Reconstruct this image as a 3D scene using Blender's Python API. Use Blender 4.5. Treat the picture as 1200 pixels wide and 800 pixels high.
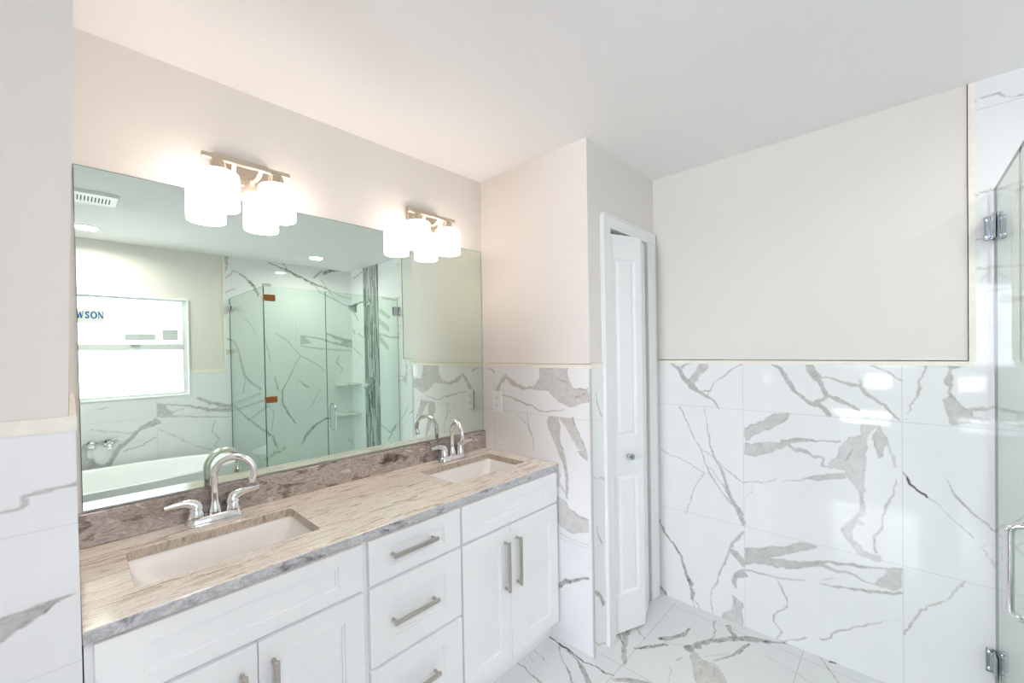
import bpy, bmesh, math, random
import numpy as np
from mathutils import Vector, Matrix

SC = bpy.context.scene
for _o in list(bpy.data.objects):
    bpy.data.objects.remove(_o)
COL = SC.collection
PI = math.pi

# ------------------------------------------------------------------ camera
cam_data = bpy.data.cameras.new('camera')
cam = bpy.data.objects.new('camera', cam_data)
COL.objects.link(cam)
cam_data.sensor_width = 36.0
cam_data.lens = 484.64 / 1200 * 36
cam_data.shift_y = 15.37 / 1200
cam_data.clip_start = 0.02
RIGHT, DOWN, FWD = [(0.6837027, -0.7295543, -0.0173555), (-0.0199720, 0.0050674, -0.9997877), (0.7294873, 0.6839042, -0.0111060)]
cam.matrix_world = Matrix(((RIGHT[0], -DOWN[0], -FWD[0], 0.0),
                           (RIGHT[1], -DOWN[1], -FWD[1], -1.79096),
                           (RIGHT[2], -DOWN[2], -FWD[2], 1.45574),
                           (0, 0, 0, 1)))
SC.camera = cam

# ------------------------------------------------------------------ light, exposure
SC.view_settings.view_transform = 'Standard'
SC.view_settings.look = 'None'
SC.view_settings.exposure = 1.56
SC.view_settings.gamma = 1.0
SC.view_settings.use_curve_mapping = False
SKY_STRENGTH = 14.0
LAMP_STRENGTH = 3.4         # opal shades of the vanity lights
DOWNLIGHT_WATT = 5.0        # recessed lights
world = bpy.data.worlds.new('World')
SC.world = world
world.use_nodes = True
bg = world.node_tree.nodes['Background']
bg.inputs[0].default_value = (0.865, 0.885, 1.0, 1)
bg.inputs[1].default_value = SKY_STRENGTH
cy = SC.cycles
cy.use_denoising = True
try:
    cy.denoiser = 'OPENIMAGEDENOISE'
    cy.denoising_input_passes = 'RGB_ALBEDO_NORMAL'
except Exception:
    pass
cy.max_bounces = 14
cy.diffuse_bounces = 8
cy.glossy_bounces = 6
cy.transmission_bounces = 8
cy.transparent_max_bounces = 24
cy.sample_clamp_indirect = 6.0
cy.caustics_reflective = False
cy.caustics_refractive = False


def window_portal(name, loc, rot, sx, sy):
    """sky portal filling a window opening"""
    ld = bpy.data.lights.new(name, 'AREA')
    ld.shape = 'RECTANGLE'
    ld.size, ld.size_y = sx, sy
    ld.cycles.is_portal = True
    o = bpy.data.objects.new(name, ld)
    COL.objects.link(o)
    o.location = loc
    o.rotation_euler = rot
    return o


# room measurements (metres): x runs along the mirror wall, y = 0 is that wall
H = 2.44
XC, YC = 1.657, -0.7356        # closet front face and its corner
XF = 2.368                     # far wall
YB = -3.123                    # window wall
XE = -4.50                     # wall behind the camera
ZW = 1.381                     # top of the tiled wainscot
ZK = 0.8875                    # counter top
window_portal('window_portal', (0.36, YB - 0.06, 1.53), (PI / 2, 0, 0), 0.78, 0.88)
window_portal('window_portal', (XE - 0.05, -1.45, 1.20), (0, -PI / 2, 0), 2.3, 1.18)

# ------------------------------------------------------------------ materials
MATS = {}


def new_mat(name):
    m = bpy.data.materials.new(name)
    m.use_nodes = True
    MATS[name] = m
    nt = m.node_tree
    return m, nt, nt.nodes['Principled BSDF']


def srgb(r, g, b):
    f = lambda c: (c / 12.92 if c <= 0.04045 else ((c + 0.055) / 1.055) ** 2.4)
    return (f(r / 255), f(g / 255), f(b / 255), 1)


def coords(nt, scale=(1, 1, 1)):
    tc = nt.nodes.new('ShaderNodeTexCoord')
    mp = nt.nodes.new('ShaderNodeMapping')
    mp.inputs['Scale'].default_value = scale
    nt.links.new(tc.outputs['Object'], mp.inputs['Vector'])
    return mp.outputs['Vector']


def noise(nt, vec, scale, detail=4, rough=0.55, dist=0.0):
    n = nt.nodes.new('ShaderNodeTexNoise')
    n.inputs['Scale'].default_value = scale
    n.inputs['Detail'].default_value = detail
    n.inputs['Roughness'].default_value = rough
    n.inputs['Distortion'].default_value = dist
    if vec is not None:
        nt.links.new(vec, n.inputs['Vector'])
    return n


def ramp(nt, src, stops, interp='LINEAR'):
    r = nt.nodes.new('ShaderNodeValToRGB')
    r.color_ramp.interpolation = interp
    el = r.color_ramp.elements
    while len(el) < len(stops):
        el.new(0.5)
    for e, (p, c) in zip(el, stops):
        e.position = p
        e.color = c
    nt.links.new(src, r.inputs[0])
    return r


def mix(nt, fac, a, b, mode='MIX'):
    n = nt.nodes.new('ShaderNodeMix')
    n.data_type = 'RGBA'
    n.blend_type = mode
    for sock, val in ((n.inputs['Factor'], fac), (n.inputs[6], a), (n.inputs[7], b)):
        if hasattr(val, 'is_linked'):
            nt.links.new(val, sock)
        else:
            sock.default_value = val
    return n.outputs[2]


def math_node(nt, op, a, b=None, c=None):
    n = nt.nodes.new('ShaderNodeMath')
    n.operation = op
    for i, val in enumerate((a, b, c)):
        if val is None:
            continue
        if hasattr(val, 'is_linked'):
            nt.links.new(val, n.inputs[i])
        else:
            n.inputs[i].default_value = val
    return n.outputs[0]


def bump(nt, bsdf, height, strength=0.1, dist=0.002):
    b = nt.nodes.new('ShaderNodeBump')
    b.inputs['Strength'].default_value = strength
    b.inputs['Distance'].default_value = dist
    nt.links.new(height, b.inputs['Height'])
    nt.links.new(b.outputs[0], bsdf.inputs['Normal'])


def plain(name, col, rough=0.5, metal=0.0, spec=0.5, var=0.03, vscale=30, bmp=0.0):
    """plain colour with a faint procedural variation"""
    m, nt, b = new_mat(name)
    vec = coords(nt)
    n = noise(nt, vec, vscale, 3)
    c0 = tuple(max(0, x * (1 - var)) for x in col[:3]) + (1,)
    c1 = tuple(min(1, x * (1 + var)) for x in col[:3]) + (1,)
    r = ramp(nt, n.outputs[0], [(0.3, c0), (0.7, c1)])
    nt.links.new(r.outputs[0], b.inputs['Base Color'])
    b.inputs['Roughness'].default_value = rough
    b.inputs['Metallic'].default_value = metal
    b.inputs['Specular IOR Level'].default_value = spec
    if bmp:
        bump(nt, b, n.outputs[0], bmp, 0.001)
    return m


M_PAINT = plain('wall_paint', (0.80, 0.765, 0.72, 1), 0.55, var=0.012, vscale=260, bmp=0.08, spec=0.25)
M_CEIL = plain('ceiling_paint', (0.93, 0.92, 0.915, 1), 0.7, var=0.012, vscale=180, bmp=0.15, spec=0.2)
M_WHITE = plain('white_enamel_trim', (0.875, 0.88, 0.885, 1), 0.32, var=0.01, spec=0.4)
M_CAB = plain('white_cabinet_lacquer', (0.92, 0.925, 0.935, 1), 0.35, var=0.008, spec=0.4)
M_CABIN = plain('cabinet_shadow_frame', (0.78, 0.78, 0.78, 1), 0.5, var=0.01)
M_PORC = plain('white_porcelain', (0.92, 0.91, 0.895, 1), 0.08, var=0.006, spec=0.5)
M_TUB = plain('white_acrylic', (0.90, 0.90, 0.90, 1), 0.12, var=0.006, spec=0.5)
M_CHROME = plain('polished_chrome', (0.86, 0.86, 0.87, 1), 0.06, 1.0, var=0.01)
M_NICKEL = plain('satin_nickel', (0.54, 0.49, 0.445, 1), 0.30, 1.0, var=0.04, vscale=120)
M_BRNICK = plain('brushed_champagne_nickel', (0.62, 0.54, 0.44, 1), 0.34, 1.0, var=0.05, vscale=120)
M_TAPE = plain('cream_edge_strip', srgb(243, 238, 224), 0.55, var=0.04, vscale=40)
M_TRIMGREY = plain('grey_edge_profile', (0.62, 0.61, 0.63, 1), 0.4, 0.3, var=0.03)
M_DARK = plain('dark_gap', (0.03, 0.03, 0.03, 1), 0.6, var=0.1)
M_PLASTIC = plain('white_plastic', (0.88, 0.88, 0.88, 1), 0.3, var=0.01)
M_BRONZE = plain('copper_brown_metal', (0.42, 0.14, 0.035, 1), 0.35, 0.35, var=0.08, vscale=60)
M_ALU = plain('pale_aluminium_frame', (0.72, 0.75, 0.74, 1), 0.4, 0.1, var=0.02)
M_BLUE = plain('blue_lettering', srgb(40, 84, 140), 0.5, var=0.05)
M_PAPER = plain('pale_sticker_paper', (0.60, 0.64, 0.61, 1), 0.6, var=0.05)
M_GREYPAPER = plain('grey_printed_sticker', (0.54, 0.57, 0.56, 1), 0.6, var=0.35, vscale=220)
M_HINGE = plain('shower_hinge_chrome', (0.50, 0.53, 0.56, 1), 0.12, 1.0, var=0.04)
M_HALL_FLOOR = plain('hall_darkening_floor', (0.10, 0.07, 0.05, 1), 0.4, var=0.3, vscale=9)  # unseen floor, made dark so less light bounces onto the wing wall
M_ENTRY = plain('hall_darkening_paint', (0.10, 0.105, 0.115, 1), 0.6, var=0.02)  # dark coat for unseen surfaces, keeps bounce light off the wing wall

# tinted mirror glass
m, nt, b = new_mat('mirror_silvering')
b.inputs['Base Color'].default_value = (0.755, 0.85, 0.76, 1)
b.inputs['Metallic'].default_value = 1.0
b.inputs['Roughness'].default_value = 0.0
M_MIRROR = m
M_GLASSEDGE = plain('green_glass_edge', (0.012, 0.06, 0.045, 1), 0.1, var=0.1, spec=0.6)

# clear shower glass: transmits with a faint green tint, reflects by fresnel
def clear_glass(name, tint):
    m, nt, b = new_mat(name)
    nt.nodes.remove(b)
    out = nt.nodes['Material Output']
    tr = nt.nodes.new('ShaderNodeBsdfTransparent')
    tr.inputs[0].default_value = tint
    gl = nt.nodes.new('ShaderNodeBsdfGlossy')
    gl.inputs['Roughness'].default_value = 0.0
    fr = nt.nodes.new('ShaderNodeFresnel')
    fr.inputs[0].default_value = 1.45
    geo = nt.nodes.new('ShaderNodeNewGeometry')
    front = math_node(nt, 'SUBTRACT', 1.0, geo.outputs['Backfacing'])
    fac = math_node(nt, 'MULTIPLY', fr.outputs[0], front)
    mx = nt.nodes.new('ShaderNodeMixShader')
    nt.links.new(fac, mx.inputs[0])
    nt.links.new(tr.outputs[0], mx.inputs[1])
    nt.links.new(gl.outputs[0], mx.inputs[2])
    nt.links.new(mx.outputs[0], out.inputs[0])
    return m


M_GLASS = clear_glass('shower_glass', (0.905, 0.955, 0.93, 1))
M_PANE = clear_glass('dimming_window_glass', (0.42, 0.425, 0.43, 1))  # dark tint added to weaken the daylight through the bath window

M_CLEAR = clear_glass('clear_window_glass', (0.96, 0.97, 0.97, 1))


def emitter(name, col, strength):
    m, nt, b = new_mat(name)
    b.inputs['Base Color'].default_value = (0.9, 0.9, 0.88, 1)
    b.inputs['Roughness'].default_value = 0.3
    b.inputs['Emission Color'].default_value = col
    b.inputs['Emission Strength'].default_value = strength
    return m


M_SHADE = emitter('lit_opal_glass', (1.0, 0.865, 0.775, 1), LAMP_STRENGTH)
M_LENS = emitter('lit_downlight_lens', (1.0, 0.94, 0.90, 1), 6.0)


# polished marble-look porcelain tile: the 'vein' attribute holds the printed veins
def tile_mat(name, u_axis, u0, pu, v_axis, v0, pv, joint=0.60, base=(0.875, 0.88, 0.885, 1), rough=0.05):
    m, nt, b = new_mat(name)
    tc = nt.nodes.new('ShaderNodeTexCoord')
    sep = nt.nodes.new('ShaderNodeSeparateXYZ')
    nt.links.new(tc.outputs['Object'], sep.inputs[0])
    lines = []
    for ax, o, p in ((u_axis, u0, pu), (v_axis, v0, pv)):
        t = math_node(nt, 'DIVIDE', math_node(nt, 'SUBTRACT', sep.outputs[ax], o), p)
        fr = math_node(nt, 'FRACT', math_node(nt, 'ADD', t, 20.5))
        ds = math_node(nt, 'MULTIPLY', math_node(nt, 'ABSOLUTE', math_node(nt, 'SUBTRACT', fr, 0.5)), p)
        lines.append(math_node(nt, 'LESS_THAN', ds, 0.0010))
    grout = math_node(nt, 'MAXIMUM', lines[0], lines[1])
    at = nt.nodes.new('ShaderNodeAttribute')
    at.attribute_name = 'vein'
    n1 = noise(nt, tc.outputs['Object'], 34, 6, 0.65, 0.6)
    n2 = noise(nt, tc.outputs['Object'], 3.0, 4, 0.6)
    # mottled inside of a vein
    k = math_node(nt, 'MULTIPLY', at.outputs['Fac'],
                  math_node(nt, 'MULTIPLY_ADD', n1.outputs[0], 1.4, 0.12))
    r = ramp(nt, k, [(0.0, base), (0.36, (0.68, 0.675, 0.65, 1)), (0.64, (0.55, 0.545, 0.52, 1)), (0.90, (0.36, 0.36, 0.35, 1)), (1.0, (0.12, 0.12, 0.125, 1))])
    cloud = ramp(nt, n2.outputs[0], [(0.35, (0.965, 0.965, 0.97, 1)), (0.7, (1, 1, 1, 1))])
    c = mix(nt, 1.0, r.outputs[0], cloud.outputs[0], 'MULTIPLY')
    c = mix(nt, grout, c, (joint, joint, joint, 1))
    nt.links.new(c, b.inputs['Base Color'])
    nt.links.new(math_node(nt, 'MULTIPLY_ADD', grout, 0.5, rough), b.inputs['Roughness'])
    b.inputs['Specular IOR Level'].default_value = 0.5
    return m


M_TILE_FAR = tile_mat('marble_tile_far', 1, -1.200, 0.597, 2, 0.524, 0.603)
M_TILE_CLO = tile_mat('marble_tile_closet', 1, -0.096, 5.0, 2, 0.512, 0.606)
M_TILE_SIDE = tile_mat('marble_tile_closet_side', 0, 1.10, 5.0, 2, 0.512, 0.606)
M_TILE_BACK = tile_mat('marble_tile_window_wall', 0, 0.521, 0.6, 2, 0.30, 0.603)
M_TILE_WING = tile_mat('marble_tile_wing', 0, 0.30, 0.6, 2, 0.93, 0.24, joint=0.72)
M_FLOOR = tile_mat('marble_floor_tile', 0, 1.700, 0.597, 1, -0.852, 0.597, joint=0.36, base=(0.77, 0.775, 0.78, 1), rough=0.09)
M_SHELFSTONE = plain('marble_shelf', (0.70, 0.70, 0.66, 1), 0.15, var=0.25, vscale=16)


def granite(name, stops, specks, rough=0.12, ang=(0, 0, 0.06), sc=(1.0, 11.0, 7.0), ns=5.5, wp=1.0):
    m, nt, b = new_mat(name)
    tc = nt.nodes.new('ShaderNodeTexCoord')
    mp = nt.nodes.new('ShaderNodeMapping')
    mp.inputs['Rotation'].default_value = ang
    mp.inputs['Scale'].default_value = sc
    nt.links.new(tc.outputs['Object'], mp.inputs['Vector'])
    warp = noise(nt, tc.outputs['Object'], 5.0, 3, 0.5)
    wv = nt.nodes.new('ShaderNodeVectorMath')
    wv.operation = 'MULTIPLY_ADD'
    nt.links.new(warp.outputs['Color'], wv.inputs[0])
    wv.inputs[1].default_value = (0.35 * wp, 0.55 * wp, 0.55 * wp)
    nt.links.new(mp.outputs[0], wv.inputs[2])
    streak = noise(nt, wv.outputs[0], ns, 9, 0.68, 0.5)
    r = ramp(nt, streak.outputs[0], stops)
    fine = noise(nt, tc.outputs['Object'], 190, 3, 0.6)
    f = ramp(nt, fine.outputs[0], [(0.30, (0.72, 0.70, 0.69, 1)), (0.48, (1, 1, 1, 1)), (0.75, (1.08, 1.07, 1.05, 1))])
    c = mix(nt, 0.75, r.outputs[0], f.outputs[0], 'MULTIPLY')
    vo = nt.nodes.new('ShaderNodeTexVoronoi')
    vo.inputs['Scale'].default_value = 60
    nt.links.new(wv.outputs[0], vo.inputs['Vector'])
    dots = ramp(nt, vo.outputs['Distance'], [(0.10, (1, 1, 1, 1)), (0.2, (0, 0, 0, 1))])
    big = noise(nt, tc.outputs['Object'], 7, 3)
    gate = ramp(nt, big.outputs[0], [(0.56, (0, 0, 0, 1)), (0.66, (1, 1, 1, 1))])
    fac = mix(nt, 1.0, dots.outputs[0], gate.outputs[0], 'MULTIPLY')
    sp = nt.nodes.new('ShaderNodeSeparateColor')
    nt.links.new(fac, sp.inputs[0])
    c = mix(nt, math_node(nt, 'MULTIPLY', sp.outputs[0], specks), c, (0.08, 0.06, 0.055, 1))
    nt.links.new(c, b.inputs['Base Color'])
    b.inputs['Roughness'].default_value = rough
    return m


M_GRANITE = granite('cream_streaked_granite', [
    (0.32, (0.36, 0.29, 0.25, 1)), (0.40, (0.66, 0.55, 0.46, 1)), (0.465, (0.89, 0.81, 0.72, 1)),
    (0.53, (0.97, 0.93, 0.87, 1)), (0.585, (0.86, 0.77, 0.67, 1)), (0.64, (0.66, 0.57, 0.50, 1))], 0.35)
M_GRANITE_EDGE = granite('daylight_tinted_grey_granite', [
    (0.31, (0.11, 0.09, 0.09, 1)), (0.40, (0.34, 0.335, 0.35, 1)), (0.49, (0.64, 0.65, 0.68, 1)),
    (0.56, (0.46, 0.46, 0.475, 1)), (0.66, (0.68, 0.68, 0.69, 1))], 0.7, ang=(0, 0.2, 0), sc=(1.3, 3.0, 2.6), ns=9.0, wp=0.3)  # bluish cast of the daylight painted into the grey stone
M_GRANITE_CUT = granite('tan_granite_cut', [
    (0.32, (0.26, 0.21, 0.17, 1)), (0.42, (0.46, 0.38, 0.30, 1)), (0.5, (0.62, 0.54, 0.44, 1)), (0.6, (0.42, 0.36, 0.30, 1))], 0.4, sc=(6.0, 6.0, 2.0), ns=7.0, wp=0.3)
M_SPLASH = granite('mauve_brown_granite', [
    (0.32, (0.10, 0.07, 0.06, 1)), (0.41, (0.26, 0.20, 0.165, 1)), (0.48, (0.52, 0.465, 0.435, 1)),
    (0.54, (0.33, 0.265, 0.225, 1)), (0.62, (0.66, 0.62, 0.60, 1))], 0.9, ang=(0, 0.35, 0), sc=(1.2, 3.0, 3.0), ns=8.0, wp=0.3)

# slim vertical glass-and-stone mosaic in the shower
m, nt, b = new_mat('grey_strip_mosaic')
tc = nt.nodes.new('ShaderNodeTexCoord')
sep = nt.nodes.new('ShaderNodeSeparateXYZ')
nt.links.new(tc.outputs['Object'], sep.inputs[0])
colid = math_node(nt, 'FLOOR', math_node(nt, 'DIVIDE', sep.outputs[1], 0.0155))
wn = nt.nodes.new('ShaderNodeTexWhiteNoise')
wn.noise_dimensions = '1D'
nt.links.new(colid, wn.inputs['W'])
rowid = math_node(nt, 'FLOOR', math_node(nt, 'ADD', math_node(nt, 'DIVIDE', sep.outputs[2], 0.21), math_node(nt, 'MULTIPLY', wn.outputs['Value'], 5.0)))
cmb = nt.nodes.new('ShaderNodeCombineXYZ')
nt.links.new(colid, cmb.inputs[0])
nt.links.new(rowid, cmb.inputs[1])
wn2 = nt.nodes.new('ShaderNodeTexWhiteNoise')
wn2.noise_dimensions = '3D'
nt.links.new(cmb.outputs[0], wn2.inputs['Vector'])
r = ramp(nt, wn2.outputs['Value'], [(0.0, (0.10, 0.115, 0.115, 1)), (0.3, (0.22, 0.235, 0.23, 1)), (0.6, (0.38, 0.40, 0.39, 1)), (1.0, (0.60, 0.62, 0.60, 1))])
nt.links.new(r.outputs[0], b.inputs['Base Color'])
b.inputs['Roughness'].default_value = 0.15
M_MOSAIC = m


# ------------------------------------------------------------------ mesh building
class MB:
    def __init__(self):
        self.v, self.f, self.mi = [], [], []

    def add(self, verts, faces, mi=0):
        b0 = len(self.v)
        self.v += [tuple(p) for p in verts]
        self.f += [tuple(i + b0 for i in fc) for fc in faces]
        self.mi += [mi] * len(faces)
        return self

    def box(self, x0, x1, y0, y1, z0, z1, mi=0):
        x0, x1 = sorted((x0, x1)); y0, y1 = sorted((y0, y1)); z0, z1 = sorted((z0, z1))
        vs = [(x0, y0, z0), (x1, y0, z0), (x1, y1, z0), (x0, y1, z0), (x0, y0, z1), (x1, y0, z1), (x1, y1, z1), (x0, y1, z1)]
        return self.add(vs, [(0, 3, 2, 1), (4, 5, 6, 7), (0, 1, 5, 4), (1, 2, 6, 5), (2, 3, 7, 6), (3, 0, 4, 7)], mi)

    def loops(self, rings, cap0=True, cap1=True, mi=0):
        """skin a list of closed rings having equal point counts"""
        n = len(rings[0])
        vs = [p for r in rings for p in r]
        fs = []
        for i in range(len(rings) - 1):
            for j in range(n):
                k = (j + 1) % n
                fs.append((i * n + j, i * n + k, (i + 1) * n + k, (i + 1) * n + j))
        if cap0:
            fs.append(tuple(range(n))[::-1])
        if cap1:
            fs.append(tuple((len(rings) - 1) * n + j for j in range(n)))
        return self.add(vs, fs, mi)

    def tube(self, pts, rad, seg=16, cap=True, mi=0, squash=None):
        """tube along pts; rad a number or a list; squash (a, b) makes the section an ellipse"""
        pts = [Vector(p) for p in pts]
        if not isinstance(rad, (list, tuple)):
            rad = [rad] * len(pts)
        rings = []
        up = Vector((0, 0, 1))
        t0 = (pts[1] - pts[0]).normalized()
        if abs(t0.dot(up)) > 0.95:
            up = Vector((0, 1, 0))
        nrm = (up - t0 * up.dot(t0)).normalized()
        for i, p in enumerate(pts):
            a = pts[max(0, i - 1)]; c = pts[min(len(pts) - 1, i + 1)]
            t = (c - a).normalized()
            nrm = (nrm - t * nrm.dot(t)).normalized()
            bi = t.cross(nrm)
            sa, sb = squash[i] if squash else (1, 1)
            rings.append([p + (nrm * math.cos(q) * sa + bi * math.sin(q) * sb) * rad[i] for q in [2 * PI * j / seg for j in range(seg)]])
        return self.loops(rings, cap, cap, mi)

    def lathe(self, prof, origin=(0, 0, 0), axis='z', seg=40, cap0=True, cap1=True, mi=0, sx=1, sy=1):
        """prof: list of (radius, height) along the axis"""
        ox, oy, oz = origin
        rings = []
        for r, h in prof:
            ring = []
            for j in range(seg):
                a = 2 * PI * j / seg
                c, s = math.cos(a) * r * sx, math.sin(a) * r * sy
                if axis == 'z':
                    ring.append((ox + c, oy + s, oz + h))
                elif axis == 'x':
                    ring.append((ox + h, oy + c, oz + s))
                elif axis == '-x':
                    ring.append((ox - h, oy - c, oz + s))
                elif axis == '-y':
                    ring.append((ox + c, oy - h, oz + s))
                else:
                    ring.append((ox - c, oy + h, oz + s))
            rings.append(ring)
        return self.loops(rings, cap0, cap1, mi)

    def build(self, name, mats, parent=None, bevel=0.0, smooth=True, angle=35, loc=None):
        me = bpy.data.meshes.new(name)
        me.from_pydata(self.v, [], self.f)
        if not isinstance(mats, (list, tuple)):
            mats = [mats]
        for mt in mats:
            me.materials.append(mt)
        me.polygons.foreach_set('material_index', self.mi)
        bm = bmesh.new()
        bm.from_mesh(me)
        bmesh.ops.recalc_face_normals(bm, faces=bm.faces)
        bm.to_mesh(me)
        bm.free()
        if smooth:
            me.polygons.foreach_set('use_smooth', [True] * len(me.polygons))
            me.set_sharp_from_angle(angle=math.radians(angle))
        me.update()
        o = bpy.data.objects.new(name, me)
        COL.objects.link(o)
        if parent:
            o.parent = parent
        if loc:
            o.location = loc
        if bevel:
            md = o.modifiers.new('edge', 'BEVEL')
            md.width = bevel
            md.segments = 2
            md.limit_method = 'ANGLE'
            md.angle_limit = math.radians(40)
            md.harden_normals = False
        return o


def rrect(w, h, r, n=6):
    """rounded rectangle outline centred on 0, counter-clockwise"""
    pts = []
    for cx, cyy, a0 in ((w / 2 - r, h / 2 - r, 0), (-w / 2 + r, h / 2 - r, PI / 2), (-w / 2 + r, -h / 2 + r, PI), (w / 2 - r, -h / 2 + r, 1.5 * PI)):
        for i in range(n + 1):
            a = a0 + PI / 2 * i / n
            pts.append((cx + r * math.cos(a), cyy + r * math.sin(a)))
    return pts


def tag(o, label=None, cat=None, group=None, kind=None):
    if label: o['label'] = label
    if cat: o['category'] = cat
    if group: o['group'] = group
    if kind: o['kind'] = kind
    return o


def thing(name, label, cat, loc=(0, 0, 0), group=None, rz=0):
    o = bpy.data.objects.new(name, None)
    COL.objects.link(o)
    o.location = loc
    o.rotation_euler = (0, 0, rz)
    o.empty_display_size = 0.05
    return tag(o, label, cat, group)


def copy_tree(o, parent=None):
    c = o.copy()
    COL.objects.link(c)
    if parent:
        c.parent = parent
    for ch in list(o.children):
        copy_tree(ch, c)
    return c


def struct(o, label=None):
    o['kind'] = 'structure'
    if label:
        o['label'] = label
    return o


def wall_boxes(mb, axis, p0, p1, u0, u1, z0, z1, holes=(), mi=0):
    """solid wall slab between planes p0 and p1 with rectangular openings (ua, ub, za, zb)"""
    us = sorted({u0, u1, *[h[0] for h in holes], *[h[1] for h in holes]})
    zs = sorted({z0, z1, *[h[2] for h in holes], *[h[3] for h in holes]})
    us = [u for u in us if u0 <= u <= u1]; zs = [z for z in zs if z0 <= z <= z1]
    for a, bq in zip(us, us[1:]):
        for c, dd in zip(zs, zs[1:]):
            mu, mz = (a + bq) / 2, (c + dd) / 2
            if any(h[0] < mu < h[1] and h[2] < mz < h[3] for h in holes):
                continue
            if axis == 'x':
                mb.box(p0, p1, a, bq, c, dd, mi)
            elif axis == 'y':
                mb.box(a, bq, p0, p1, c, dd, mi)
            else:
                mb.box(a, bq, c, dd, p0, p1, mi)
    return mb


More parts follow.
